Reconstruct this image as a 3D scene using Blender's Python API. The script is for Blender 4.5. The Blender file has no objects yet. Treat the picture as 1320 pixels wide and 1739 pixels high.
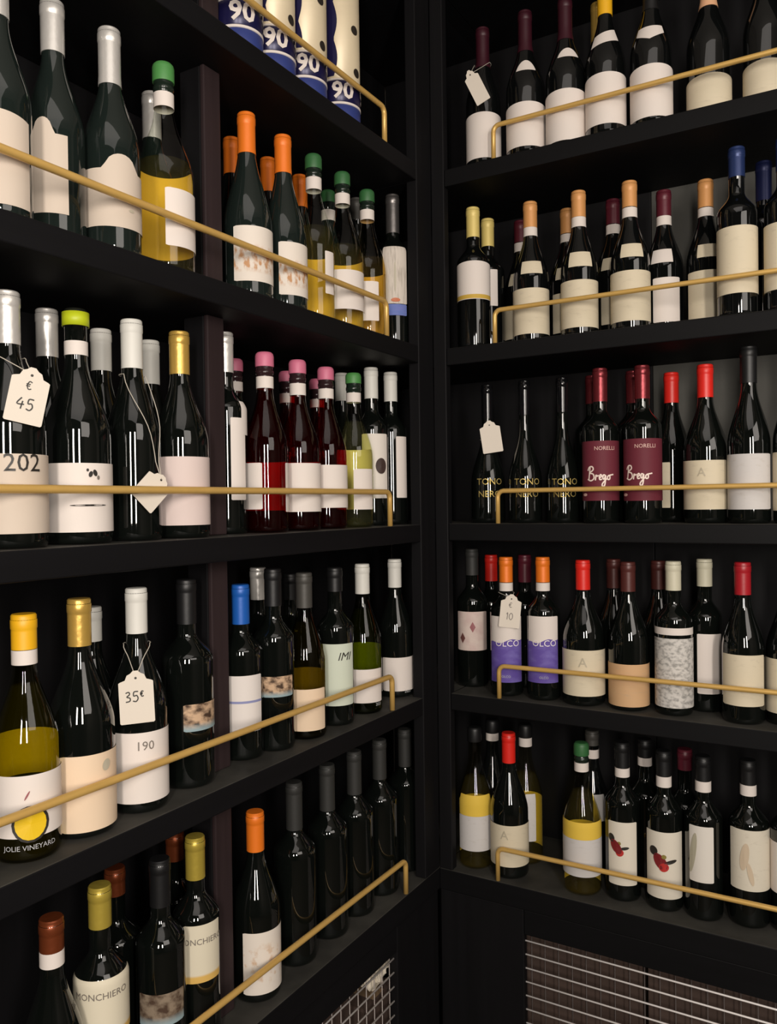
import bpy, bmesh, math, random
from mathutils import Vector, Matrix
random.seed(4)
SC = bpy.context.scene
COL = SC.collection
R = math.radians

# ------------------------------------------------------------------ camera
cam_d = bpy.data.cameras.new('camera')
cam = bpy.data.objects.new('camera', cam_d)
COL.objects.link(cam)
cr, cu, cf = (Vector(v) for v in ((0.85999889, 0.51011055, -0.01375287), (0.00588555, 0.01703371, 0.99983759), (-0.51026197, 0.85994016, -0.01164669)))
mm = Matrix((cr, cu, -cf)).transposed().to_4x4()
mm.translation = Vector((0.8136, -1.56687, 1.44694))
cam.matrix_world = mm
cam_d.sensor_fit = 'VERTICAL'
cam_d.sensor_height = 36.0
cam_d.lens = 1388.83 * 36.0 / 1739.0
cam_d.clip_start = 0.02
SC.camera = cam

# ------------------------------------------------------------------ light
W = bpy.data.worlds.new('world')
SC.world = W
W.use_nodes = True
W.node_tree.nodes['Background'].inputs[0].default_value = (0.30, 0.30, 0.55, 1)
W.node_tree.nodes['Background'].inputs[1].default_value = 0.006


def area(name, loc, target, sx, sy, power, col):
    d = bpy.data.lights.new(name, 'AREA')
    d.shape = 'RECTANGLE'
    d.size, d.size_y = sx, sy
    d.energy = power
    d.color = col
    o = bpy.data.objects.new(name, d)
    COL.objects.link(o)
    o.location = loc
    o.rotation_euler = (Vector(target) - Vector(loc)).to_track_quat('-Z', 'Y').to_euler()
    return o


WARM = (1.0, 0.92, 0.84)
area('window_light', (1.27, -2.62, 1.72), (0.1, -0.2, 1.45), 0.17, 0.95, 26, WARM)
area('window_light', (1.78, -2.10, 1.72), (0.1, -0.2, 1.45), 0.17, 0.95, 26, WARM)
area('wall_light', (1.98, -1.25, 2.25), (0.0, -0.3, 1.4), 1.10, 0.85, 9, WARM)
area('ceiling_bounce_fill', (1.15, -1.75, 3.02), (1.0, -1.5, 0), 1.5, 1.3, 6, (1.0, 0.93, 0.87))  # added area lamp standing in for bounce off the ceiling

SC.view_settings.view_transform = 'Standard'
SC.view_settings.look = 'None'
SC.view_settings.gamma = 1.0
SC.view_settings.exposure = 0.0
SC.view_settings.use_curve_mapping = False
SC.cycles.transparent_max_bounces = 40
SC.cycles.max_bounces = 10

# ------------------------------------------------------------------ materials
MATS = {}


def lin(c):
    return tuple((x / 12.92 if x <= .04045 else ((x + .055) / 1.055) ** 2.4) for x in c)


def hexc(h):
    return lin(tuple(int(h[i:i + 2], 16) / 255 for i in (0, 2, 4)))


def base(name):
    m = bpy.data.materials.new(name)
    m.use_nodes = True
    n, l = m.node_tree.nodes, m.node_tree.links
    return m, n, l, n['Principled BSDF']


def N(n, t, **k):
    o = n.new(t)
    for a, b in k.items():
        setattr(o, a, b)
    return o


def solid(name, col, rough=.5, metal=0.0, bump=0.0, bscale=60, vary=.12, vscale=20, coat=0):
    if name in MATS:
        return MATS[name]
    m, n, l, p = base(name)
    p.inputs['Roughness'].default_value = rough
    p.inputs['Metallic'].default_value = metal
    if coat:
        p.inputs['Coat Weight'].default_value = coat
    tc = N(n, 'ShaderNodeTexCoord')
    nz = N(n, 'ShaderNodeTexNoise')
    nz.inputs['Scale'].default_value = vscale
    nz.inputs['Detail'].default_value = 4
    l.new(tc.outputs['Object'], nz.inputs['Vector'])
    mx = N(n, 'ShaderNodeMix', data_type='RGBA')
    l.new(nz.outputs[0], mx.inputs[0])
    mx.inputs[6].default_value = tuple(max(0, c * (1 - vary)) for c in col) + (1,)
    mx.inputs[7].default_value = tuple(min(1, c * (1 + vary)) for c in col) + (1,)
    l.new(mx.outputs[2], p.inputs['Base Color'])
    if bump:
        nb = N(n, 'ShaderNodeTexNoise')
        nb.inputs['Scale'].default_value = bscale
        l.new(tc.outputs['Object'], nb.inputs['Vector'])
        bp = N(n, 'ShaderNodeBump')
        bp.inputs['Strength'].default_value = bump
        bp.inputs['Distance'].default_value = .002
        l.new(nb.outputs[0], bp.inputs['Height'])
        l.new(bp.outputs[0], p.inputs['Normal'])
    MATS[name] = m
    return m


def wood(name, col, rough=.5, axis=2, dust_sheen=False):
    """dark painted or stained timber with a faint stretched grain"""
    if name in MATS:
        return MATS[name]
    m, n, l, p = base(name)
    tc = N(n, 'ShaderNodeTexCoord')
    mp = N(n, 'ShaderNodeMapping')
    sc = [60, 60, 60]
    sc[axis] = 3
    mp.inputs['Scale'].default_value = sc
    l.new(tc.outputs['Object'], mp.inputs['Vector'])
    nz = N(n, 'ShaderNodeTexNoise')
    nz.inputs['Scale'].default_value = 1.0
    nz.inputs['Detail'].default_value = 6
    l.new(mp.outputs[0], nz.inputs['Vector'])
    mx = N(n, 'ShaderNodeMix', data_type='RGBA')
    l.new(nz.outputs[0], mx.inputs[0])
    mx.inputs[6].default_value = tuple(c * .6 for c in col) + (1,)
    mx.inputs[7].default_value = tuple(c * 1.4 for c in col) + (1,)
    colour = mx.outputs[2]
    if dust_sheen:  # dusty grey on upper faces, with grazing sheen on edges painted in
        ge = N(n, 'ShaderNodeNewGeometry')
        sp = N(n, 'ShaderNodeSeparateXYZ')
        l.new(ge.outputs['True Normal'], sp.inputs[0])
        up = N(n, 'ShaderNodeMapRange')
        up.inputs[1].default_value, up.inputs[2].default_value = .5, .75
        l.new(sp.outputs[2], up.inputs[0])
        nd = N(n, 'ShaderNodeTexNoise')
        nd.inputs['Scale'].default_value = 14
        nd.inputs['Detail'].default_value = 6
        l.new(tc.outputs['Object'], nd.inputs['Vector'])
        mu = N(n, 'ShaderNodeMath', operation='MULTIPLY')
        l.new(up.outputs[0], mu.inputs[0])
        l.new(nd.outputs[0], mu.inputs[1])
        md = N(n, 'ShaderNodeMix', data_type='RGBA')
        l.new(mu.outputs[0], md.inputs[0])
        l.new(colour, md.inputs[6])
        md.inputs[7].default_value = (.090, .086, .074, 1)
        colour = md.outputs[2]
    l.new(colour, p.inputs['Base Color'])
    p.inputs['Roughness'].default_value = rough
    p.inputs['Specular IOR Level'].default_value = .2
    bp = N(n, 'ShaderNodeBump')
    bp.inputs['Strength'].default_value = .15
    bp.inputs['Distance'].default_value = .001
    l.new(nz.outputs[0], bp.inputs['Height'])
    l.new(bp.outputs[0], p.inputs['Normal'])
    MATS[name] = m
    return m


def thin_glass(name, tint, gloss=.06):
    """thin tinted glass: tinted transmission with a Fresnel mirror coat"""
    if name in MATS:
        return MATS[name]
    m = bpy.data.materials.new(name)
    m.use_nodes = True
    n, l = m.node_tree.nodes, m.node_tree.links
    n.clear()
    out = N(n, 'ShaderNodeOutputMaterial')
    tr = N(n, 'ShaderNodeBsdfTransparent')
    tr.inputs[0].default_value = tint + (1,)
    gl = N(n, 'ShaderNodeBsdfGlossy')
    gl.inputs['Roughness'].default_value = .04
    gl.inputs['Color'].default_value = (1, 1, 1, 1)
    fr = N(n, 'ShaderNodeFresnel')
    fr.inputs['IOR'].default_value = 1.5
    mx = N(n, 'ShaderNodeMixShader')
    ge = N(n, 'ShaderNodeNewGeometry')  # the mirror coat is on the outer face only
    inv = N(n, 'ShaderNodeMath', operation='SUBTRACT')
    inv.inputs[0].default_value = 1
    l.new(ge.outputs['Backfacing'], inv.inputs[1])
    mu = N(n, 'ShaderNodeMath', operation='MULTIPLY')
    l.new(fr.outputs[0], mu.inputs[0])
    l.new(inv.outputs[0], mu.inputs[1])
    l.new(mu.outputs[0], mx.inputs[0])
    l.new(tr.outputs[0], mx.inputs[1])
    l.new(gl.outputs[0], mx.inputs[2])
    l.new(mx.outputs[0], out.inputs[0])
    MATS[name] = m
    return m


def liquid(name, tint):
    """clear wine: tinted transmission plus a little scattered colour"""
    if name in MATS:
        return MATS[name]
    m = bpy.data.materials.new(name)
    m.use_nodes = True
    n, l = m.node_tree.nodes, m.node_tree.links
    n.clear()
    out = N(n, 'ShaderNodeOutputMaterial')
    tr = N(n, 'ShaderNodeBsdfTransparent')
    tr.inputs[0].default_value = tint + (1,)
    df = N(n, 'ShaderNodeBsdfDiffuse')
    df.inputs[0].default_value = tint + (1,)
    mx = N(n, 'ShaderNodeMixShader')
    mx.inputs[0].default_value = .012
    l.new(tr.outputs[0], mx.inputs[1])
    l.new(df.outputs[0], mx.inputs[2])
    l.new(mx.outputs[0], out.inputs[0])
    MATS[name] = m
    return m


GLASS = {
    'black': lambda: solid('black_green_glass', (.0035, .0045, .0038), .03, vary=.05, coat=.5),
    'dark': lambda: solid('dark_glass', (.0035, .004, .004), .03, vary=.05, coat=.5),
    'green': lambda: solid('deep_green_glass', (.010, .015, .013), .04, vary=.05, coat=.4),
    'amberdark': lambda: thin_glass('olive_amber_glass', (.38, .36, .14)),
    'clear': lambda: thin_glass('clear_glass', (.94, .96, .92)),
    'clear2': lambda: thin_glass('pale_green_glass', (.88, .90, .76)),
    'clear3': lambda: thin_glass('straw_glass', (.90, .88, .74)),
    'amber': lambda: thin_glass('amber_glass', (.93, .84, .66)),
    'olive': lambda: thin_glass('olive_glass', (.58, .56, .22)),
    'greenclear': lambda: thin_glass('bottle_green_glass', (.38, .40, .12)),
    'rose': lambda: thin_glass('rose_glass', (.62, .34, .30)),
}
WINE = {
    'clear': (.95, .84, .46), 'clear2': (.96, .94, .72), 'clear3': (.94, .87, .48), 'amber': (.95, .86, .52), 'olive': (.90, .84, .25),
    'greenclear': (.80, .85, .25), 'amberdark': (.88, .80, .42), 'rose': (.86, .07, .07),
}

CAPS = {  # colour, roughness, metallic
    'silver': ('E2DED8', .34, .5), 'white': ('DCDAD2', .5, 0), 'gold': ('D6AE56', .32, .5), 'orange': ('EE7A1E', .45, .1),
    'green': ('4C8C48', .5, 0), 'darkgreen': ('34683A', .5, 0), 'apricot': ('D89A5C', .45, .1), 'deepmaroon': ('3A121E', .4, .1), 'pink': ('D2728E', .5, 0), 'grey': ('4A4844', .5, .2), 'foil_grey': ('7E7A78', .35, .8),
    'lime': ('15170F', .5, 0), 'yellow': ('EFB41C', .45, 0), 'copper': ('8A4526', .35, .6), 'goldfoil': ('C9B14A', .35, .5),
    'black': ('131314', .45, 0), 'darkgrey': ('2C2C2A', .6, 0), 'blue': ('1E5FB8', .4, .1), 'bluefoil': ('2A3A68', .35, .3),
    'bluedark': ('1C2450', .4, .3), 'maroon': ('5E1E2C', .4, .1), 'maroonfoil': ('7E2E34', .3, .6), 'red': ('E0281E', .4, 0),
    'darkred': ('A81C26', .4, 0), 'brown': ('552A26', .4, .1), 'ivory': ('CFCAB2', .5, 0), 'paleyellow': ('E2CB78', .45, .1),
    'peach': ('E0AC84', .5, 0), 'gloss': ('101012', .06, 0), 'maroongloss': ('5E1E2C', .2, 0), 'limeband': ('C0CC22', .45, 0),
}


def capmat(k):
    c, r, me = CAPS[k]
    return solid('capsule_' + k, hexc(c), r, me, bump=.25 if me > .3 else .08, bscale=90, vary=.08)


PAPER = {
    'white': ('E4DAD2', None), 'cream': ('D8CCB2', 'lines'), 'pinkcream': ('D0C1B1', None), 'rose': ('D8C6C0', None), 'beige': ('E6CDB0', None), 'tan': ('CFA87E', 'lines'),
    'mint': ('CFD6C4', None), 'greyl': ('CFCBC8', 'lines'), 'maroon': ('6A2A36', None), 'violet': ('6350A0', 'blotch'), 'blue': ('6A7CBC', 'blotch'),
    'goldband': ('CDA94A', None), 'yellow': ('E6C24C', None), 'bluegrey': ('8C90B8', None), 'scribble': ('E4DACE', 'scribble'), 'sketch': ('E4DACE', 'sketch'),
    'grape': ('D8CEC2', 'streak'), 'oval': ('E4DCD2', None), 'stripe': ('E2DAD4', None), 'art': ('C9A98A', 'art'), 'artgrey': ('8A7A68', 'art'),
    'monch': ('DCD3BC', 'foot'), 'diamond': ('DCCAC0', 'pinkish'), 'ornate': ('D2CEC8', 'ornate'), 'flower': ('E0D8C8', None), 'leafy': ('E0DAD0', None),
    'figure': ('DAD2C0', 'lines'), 'tag': ('DED4C6', None), 'back': ('E8E2D4', None), 'fleck': ('D8CEC2', 'lines'),
}
PRINT2 = {'lines': 'A89C88', 'blotch': '8E86C8', 'scribble': 'C08A58', 'sketch': 'C8A078', 'streak': '8E8478', 'art': '4A382C', 'pinkish': 'C8A8A4',
          'ornate': '8A8884', 'foot': 'D8B060'}


def paper(k):
    nm = 'paper_' + k
    if nm in MATS:
        return MATS[nm]
    hx, pat = PAPER[k]
    m, n, l, p = base(nm)
    p.inputs['Roughness'].default_value = .62
    p.inputs['Specular IOR Level'].default_value = .25
    col = hexc(hx)
    if not pat:
        p.inputs['Base Color'].default_value = col + (1,)
        tc = N(n, 'ShaderNodeTexCoord')
        nb = N(n, 'ShaderNodeTexNoise')
        nb.inputs['Scale'].default_value = 500
        l.new(tc.outputs['Object'], nb.inputs['Vector'])
        bp = N(n, 'ShaderNodeBump')
        bp.inputs['Strength'].default_value = .08
        bp.inputs['Distance'].default_value = .0005
        l.new(nb.outputs[0], bp.inputs['Height'])
        l.new(bp.outputs[0], p.inputs['Normal'])
        MATS[nm] = m
        return m
    uv = N(n, 'ShaderNodeUVMap')
    mp = N(n, 'ShaderNodeMapping')
    l.new(uv.outputs[0], mp.inputs['Vector'])
    nz = N(n, 'ShaderNodeTexNoise')
    l.new(mp.outputs[0], nz.inputs['Vector'])
    rp = N(n, 'ShaderNodeValToRGB')
    l.new(nz.outputs[0], rp.inputs[0])
    S = {'lines': ((7, 16, 1), .56, .75, .35), 'blotch': ((2, 5, 1), .45, .75, .5), 'scribble': ((9, 5, 1), .46, .58, .9), 'sketch': ((7, 6, 1), .52, .66, .8),
         'streak': ((14, 3, 1), .5, .7, .6), 'art': ((4, 3, 1), .42, .60, 1), 'pinkish': ((3, 3, 1), .4, .7, .7), 'ornate': ((13, 20, 1), .44, .64, .8),
         'foot': ((6, 8, 1), .6, .8, .2)}[pat]
    mp.inputs['Scale'].default_value = S[0]
    nz.inputs['Scale'].default_value = 1.0
    nz.inputs['Detail'].default_value = 5
    rp.color_ramp.elements[0].position, rp.color_ramp.elements[1].position = S[1], S[2]
    mul = N(n, 'ShaderNodeMath', operation='MULTIPLY')
    l.new(rp.outputs[0], mul.inputs[0])
    mul.inputs[1].default_value = S[3]
    fac = mul.outputs[0]
    sep = N(n, 'ShaderNodeSeparateXYZ')
    l.new(uv.outputs[0], sep.inputs[0])
    if pat in ('scribble', 'sketch', 'foot', 'lines'):
        band = N(n, 'ShaderNodeValToRGB')
        e = band.color_ramp.elements
        stops = {'scribble': [(.15, 0), (.25, 1), (.55, 1), (.68, 0)], 'sketch': [(.1, 0), (.3, 1), (.7, .8), (.85, 0)],
                 'foot': [(.0, 1), (.1, 1), (.14, 0), (.3, 0)], 'lines': [(.1, .3), (.3, 1), (.5, .2), (.85, .8)]}[pat]
        while len(e) < 4:
            e.new(.5)
        for q, (pos, v) in zip(e, stops):
            q.position = pos
            q.color = (v, v, v, 1)
        l.new(sep.outputs[1], band.inputs[0])
        m2 = N(n, 'ShaderNodeMath', operation='MULTIPLY')
        if pat == 'foot':
            l.new(band.outputs[0], m2.inputs[0])
            m2.inputs[1].default_value = 1
        else:
            l.new(fac, m2.inputs[0])
            l.new(band.outputs[0], m2.inputs[1])
        fac = m2.outputs[0]
    mx = N(n, 'ShaderNodeMix', data_type='RGBA')
    l.new(fac, mx.inputs[0])
    mx.inputs[6].default_value = col + (1,)
    mx.inputs[7].default_value = hexc(PRINT2[pat]) + (1,)
    res = mx.outputs[2]
    if pat == 'art':
        n2 = N(n, 'ShaderNodeTexNoise')
        n2.inputs['Scale'].default_value = 5
        l.new(uv.outputs[0], n2.inputs['Vector'])
        r2 = N(n, 'ShaderNodeValToRGB')
        e = r2.color_ramp.elements
        e[0].position, e[1].position = .06, .30
        e[0].color, e[1].color = (1, 1, 1, 1), (0, 0, 0, 1)
        l.new(sep.outputs[1], r2.inputs[0])
        mx2 = N(n, 'ShaderNodeMix', data_type='RGBA')
        l.new(r2.outputs[0], mx2.inputs[0])
        l.new(res, mx2.inputs[6])
        mx2.inputs[7].default_value = hexc('8FA3A8') + (1,)
        res = mx2.outputs[2]
    l.new(res, p.inputs['Base Color'])
    MATS[nm] = m
    return m


INKS = {'ink': '2A2622', 'softink': '7C746C', 'faint': 'B8AE98', 'palegrey': 'B8B8B8', 'pink': 'E0B8AC', 'script': 'F0DCD0', 'gilt': 'C8B068',
        'paper': 'EEE6E8', 'wood': '43332E', 'sun': 'E8C018', 'fade': 'BCB4A0', 'mauve': '9A5A5E', 'plum': '6E4440', 'wine': '7A1E22', 'rouge': 'B82E2A',
        'olivep': '8A7C3C', 'figure': 'CFBCA2', 'leafy': 'B4AE98', 'rust': 'C8724A', 'navy': '2A2A66', 'hole': '2A241E', 'tin_reflection': '2E3C7C'}


def ink(k):
    return solid('ink_' + k, hexc(INKS[k]), .5, .55 if k == 'gilt' else 0, vary=.06)


BLACK = lambda: wood('black_painted_timber', (.0042, .0040, .0048), .6, 1, True)
BLACKX = lambda: wood('black_painted_board', (.0026, .0025, .0030), .62, 0, True)
BLACKZ = lambda: wood('black_painted_upright', (.0046, .0043, .0050), .62, 2)
BROWN = lambda: wood('dark_brown_upright', (.029, .0185, .0195), .5, 2)
BRASS = lambda: solid('brushed_brass', (.72, .45, .13), .38, .3, vary=.10, vscale=40)


# ------------------------------------------------------------------ mesh helpers
def obj(name, bm, mat, parent=None, smooth=False, label=None):
    me = bpy.data.meshes.new(name)
    bm.normal_update()
    bm.to_mesh(me)
    bm.free()
    if smooth:
        for f in me.polygons:
            f.use_smooth = True
    if mat:
        me.materials.append(mat)
    o = bpy.data.objects.new(name, me)
    COL.objects.link(o)
    if parent:
        o.parent = parent
    if label:
        o['label'] = label
    return o


def thing(name, label, cat, loc=(0, 0, 0), group=None):
    o = bpy.data.objects.new(name, None)
    o.empty_display_size = .05
    COL.objects.link(o)
    o.location = loc
    o['label'] = label
    o['category'] = cat
    if group:
        o['group'] = group
    return o


def box(bm, x0, x1, y0, y1, z0, z1, bev=0.0):
    r = bmesh.ops.create_cube(bm, size=1.0)
    vs = r['verts']
    for v in vs:
        v.co = Vector((x0 + (v.co.x + .5) * (x1 - x0), y0 + (v.co.y + .5) * (y1 - y0), z0 + (v.co.z + .5) * (z1 - z0)))
    if bev:
        es = list({e for v in vs for e in v.link_edges})
        bmesh.ops.bevel(bm, geom=es, offset=bev, segments=2, affect='EDGES', profile=.5)
    return bm


def lathe(bm, prof, seg=36, cap=True):
    rings = []
    for (r, z) in prof:
        if r < 1e-6:
            rings.append([bm.verts.new((0, 0, z))])
        else:
            rings.append([bm.verts.new((r * math.cos(2 * math.pi * k / seg), r * math.sin(2 * math.pi * k / seg), z)) for k in range(seg)])
    for a, b in zip(rings, rings[1:]):
        for k in range(seg):
            j = (k + 1) % seg
            if len(a) == 1 and len(b) == 1:
                continue
            if len(a) == 1:
                bm.faces.new((a[0], b[j], b[k]))
            elif len(b) == 1:
                bm.faces.new((a[k], a[j], b[0]))
            else:
                bm.faces.new((a[k], a[j], b[j], b[k]))
    return bm


def tube(bm, pts, r, seg=10, closed_ends=True):
    pts = [Vector(p) for p in pts]
    rings = []
    up = Vector((0, 0, 1))
    prev = None
    for i, p in enumerate(pts):
        t = (pts[min(i + 1, len(pts) - 1)] - pts[max(i - 1, 0)]).normalized()
        if prev is None:
            a = t.cross(up)
            if a.length < .1:
                a = t.cross(Vector((1, 0, 0)))
            a.normalize()
        else:
            a = (prev - t * prev.dot(t)).normalized()
        prev = a
        b = t.cross(a)
        rings.append([bm.verts.new(p + a * (r * math.cos(2 * math.pi * k / seg)) + b * (r * math.sin(2 * math.pi * k / seg))) for k in range(seg)])
    for q, w in zip(rings, rings[1:]):
        for k in range(seg):
            j = (k + 1) % seg
            bm.faces.new((q[k], q[j], w[j], w[k]))
    if closed_ends:
        bm.faces.new(rings[0][::-1])
        bm.faces.new(rings[-1])
    return bm


SHAPE = dict(burg=(.135 / .298, .235 / .298), bord=(.185 / .302, .222 / .302), flute=(.115 / .302, .25 / .302), slim=(.085 / .298, .20 / .298))


def radius(typ, Rb, H, z):
    a, b = SHAPE[typ][0] * H, SHAPE[typ][1] * H
    rn = .0112 if typ == 'slim' else .0136
    if z <= a:
        return Rb
    if z >= b:
        return rn
    s = (z - a) / (b - a)
    s = s * s * (3 - 2 * s)
    return Rb + (rn - Rb) * s


def bottle_profile(typ, Rb, H, shrink=0.0):
    a, b = SHAPE[typ][0] * H, SHAPE[typ][1] * H
    rn = (.0112 if typ == 'slim' else .0136)
    pr = [(0, .018), (Rb * .35, .014), (Rb * .62, .004), (Rb * .74, .0006), (Rb * .86, 0), (Rb * .95, .0018), (Rb * .99, .006), (Rb, .011)]
    pr += [(Rb, a * .5), (Rb, a * .97)]
    for k in range(1, 15):
        z = a + (b - a) * k / 14
        pr.append((radius(typ, Rb, H, z), z))
    pr += [(rn, b + .01), (rn, H - .016), (rn + .0012, H - .0155), (rn + .0012, H - .006), (rn, H - .005), (rn, H - .001), (rn - .002, H), (0, H)]
    if shrink:
        pr = [(max(0, r - shrink) if r > 0 else 0, z + (shrink if z < .1 else 0)) for r, z in pr]
    return pr


def patch(typ, Rb, H, z0, z1, a0, a1, shp='r', off=.0006, nu=20, nv=2, neck=False):
    """a paper patch that lies on the bottle's wall between two azimuths"""
    bm = bmesh.new()
    uvl = bm.loops.layers.uv.new('UVMap')
    if neck or z1 > SHAPE[typ][0] * H:
        nv = 24
    rows = []
    for j in range(nv + 1):
        row = []
        v = j / nv
        for i in range(nu + 1):
            u = i / nu
            t = 2 * u - 1
            top, bot = z1, z0
            if shp == 'arch':
                if neck:
                    top = z0 + (z1 - z0) * math.sqrt(max(0.02, 1 - t * t))
                else:
                    top = z1 - .006 * t * t
            elif shp == 'crest':
                top = z1 + .020 * max(0, 1 - (t / .42) ** 2) ** .5 - .001
            elif shp == 'wave':
                top = z1 + .006 * t * abs(t) + .0035 * math.sin(5 * t)
            elif shp == 'point':
                bot = z0 + (z1 - z0) * .45 * abs(t)
            elif shp == 'tilt':
                top, bot = z1 + .006 * t, z0 + .006 * t
            elif shp == 'r' and not neck and (abs(t) > .97):
                top, bot = z1 - .0012, z0 + .0012
            z = bot + (top - bot) * v
            a = R(a0 + (a1 - a0) * u)
            rr = radius(typ, Rb, H, z) + off
            row.append((bm.verts.new((rr * math.cos(a), rr * math.sin(a), z)), (u, v)))
        rows.append(row)
    for j in range(nv):
        for i in range(nu):
            q = (rows[j][i], rows[j][i + 1], rows[j + 1][i + 1], rows[j + 1][i])
            f = bm.faces.new([x[0] for x in q])
            f.smooth = True
            for lp, x in zip(f.loops, q):
                lp[uvl].uv = x[1]
    return bm


def text_mesh(s, size, shear=0.0, bold=0.0):
    """flat mesh of a line of lettering, centred on the origin"""
    cu_ = bpy.data.curves.new('lettering', 'FONT')
    cu_.body = s
    cu_.size = size / .72
    cu_.shear = shear
    cu_.offset = bold
    cu_.align_x = 'CENTER'
    cu_.align_y = 'CENTER'
    cu_.resolution_u = 2
    o = bpy.data.objects.new('lettering', cu_)
    COL.objects.link(o)
    dg = bpy.context.evaluated_depsgraph_get()
    me = bpy.data.meshes.new_from_object(o.evaluated_get(dg))
    bpy.data.objects.remove(o)
    bpy.data.curves.remove(cu_)
    bm = bmesh.new()
    bm.from_mesh(me)
    bpy.data.meshes.remove(me)
    return bm


STROKES = {
    'B': ([[(.10, .02), (.16, .5), (.22, .95)], [(.02, .72), (.16, .98), (.40, 1.0), (.46, .78), (.20, .56), (.46, .46), (.52, .16), (.28, -.02), (.0, .10)]], .62),
    'r': ([[(.0, .0), (.06, .40), (.10, .30), (.24, .36)]], .26), 'e': ([[(.0, .16), (.18, .28), (.14, .42), (.04, .30), (.06, .06), (.22, .08)]], .26),
    'g': ([[(.20, .36), (.06, .38), (.02, .16), (.12, .08), (.22, .36), (.16, -.30), (.02, -.46), (-.02, -.26), (.30, .12)]], .34),
    'o': ([[(.14, .36), (.02, .24), (.04, .06), (.18, .08), (.20, .28), (.12, .34), (.50, .42)]], .5),
    '4': ([[(.34, 1), (.02, .42), (.62, .44)], [(.46, .72), (.38, 0)]], .8), '5': ([[(.56, 1), (.16, .98), (.12, .58), (.40, .62), (.52, .30), (.32, .02), (.02, .10)]], .75),
    '3': ([[(.06, .92), (.36, 1), (.42, .76), (.16, .54), (.46, .40), (.42, .10), (.04, .04)]], .7), '1': ([[(.04, .78), (.20, 1), (.15, 0)]], .42),
    '0': ([[(.28, 1), (.06, .72), (.06, .26), (.28, .0), (.50, .28), (.50, .74), (.30, 1)]], .7),
    '\u20ac': ([[(.54, .84), (.26, .92), (.08, .5), (.24, .06), (.54, .14)], [(-.04, .60), (.40, .62)], [(-.04, .40), (.36, .42)]], .7),
}


def hand(s, size, weight=.10):
    """handwritten lettering: each pen stroke a ribbon, centred on the origin"""
    bm = bmesh.new()
    x = 0.0
    for i, ch in enumerate(s):
        paths, adv = STROKES[ch]
        k, dy = (.6, .45) if ch == '\u20ac' and i > 0 else (1, 0)
        for pa in paths:
            P = [Vector((x + px * k, dy + py * k, 0)) for px, py in pa]
            pts = []
            for a in range(len(P) - 1):
                p0, p1, p2, p3 = P[max(a - 1, 0)], P[a], P[a + 1], P[min(a + 2, len(P) - 1)]
                for q in range(4):
                    u = q / 4
                    pts.append(.5 * ((2 * p1) + (p2 - p0) * u + (2 * p0 - 5 * p1 + 4 * p2 - p3) * u * u + (3 * p1 - p0 - 3 * p2 + p3) * u ** 3))
            pts.append(P[-1])
            prev = None
            for a, p in enumerate(pts):
                t = (pts[min(a + 1, len(pts) - 1)] - pts[max(a - 1, 0)])
                t = t.normalized() if t.length else Vector((1, 0, 0))
                nn = Vector((-t.y, t.x, 0)) * weight * .5
                c = (bm.verts.new(p + nn), bm.verts.new(p - nn))
                if prev:
                    bm.faces.new((prev[0], prev[1], c[1], c[0]))
                prev = c
        x += adv
    for v in bm.verts:
        v.co = Vector(((v.co.x - x / 2) * size, (v.co.y - .45) * size, 0))
    for f in bm.faces:
        if f.normal.z < 0:
            f.normal_flip()
    return bm


def wrap(bm, typ, Rb, H, z, az, off):
    for v in bm.verts:
        zz = z + v.co.y
        rr = radius(typ, Rb, H, zz) + off
        a = R(az) + v.co.x / rr
        v.co = Vector((rr * math.cos(a), rr * math.sin(a), zz))
    return bm


# ------------------------------------------------------------------ setting
def struct(name, mat, *b):
    bm = bmesh.new()
    box(bm, *b)
    o = obj(name, bm, mat)
    o['kind'] = 'structure'
    return o


plaster = solid('dim_plaster', (.14, .125, .11), .8, bump=.1, vary=.06)
struct('floor', wood('dark_floorboards', (.05, .035, .025), .5, 0), -.4, 2.5, -3.6, .4, -.05, 0)
struct('ceiling', solid('ceiling_plaster', (.30, .28, .26), .8, vary=.04), -.4, 2.5, -3.6, .4, 3.1, 3.15)
struct('wall_left', plaster, -.36, -.30, -3.6, .4, 0, 3.1)
struct('wall_back', plaster, -.30, 2.5, .30, .36, 0, 3.1)
struct('wall_right', plaster, 2.3, 2.36, -3.6, .30, 0, 3.1)
struct('wall_front', plaster, -.30, 2.3, -3.6, -3.54, 0, 3.1)

# shelving: x = 0 is the front of the divided unit, y = 0 the front of the plain unit
D = .27
TOPS = [2.15194, 1.77299, 1.40000, 1.03686]
COUNTER = .65446
TH = .036
YL, XR = -1.45, 1.12
lu = thing('shelving_unit', 'black timber wine shelving divided by one dark brown upright', 'shelves', (-.13, -.7, COUNTER))
ru = thing('shelving_unit', 'black timber wine shelving without any upright, meeting the divided one at the corner', 'shelves', (.5, .13, COUNTER))


def part(name, root, mat, *b, bev=.002, label=None):
    bm = bmesh.new()
    box(bm, *b, bev)
    for v in bm.verts:
        v.co -= Vector(root.location)
    return obj(name, bm, mat, root, label=label)


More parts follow.
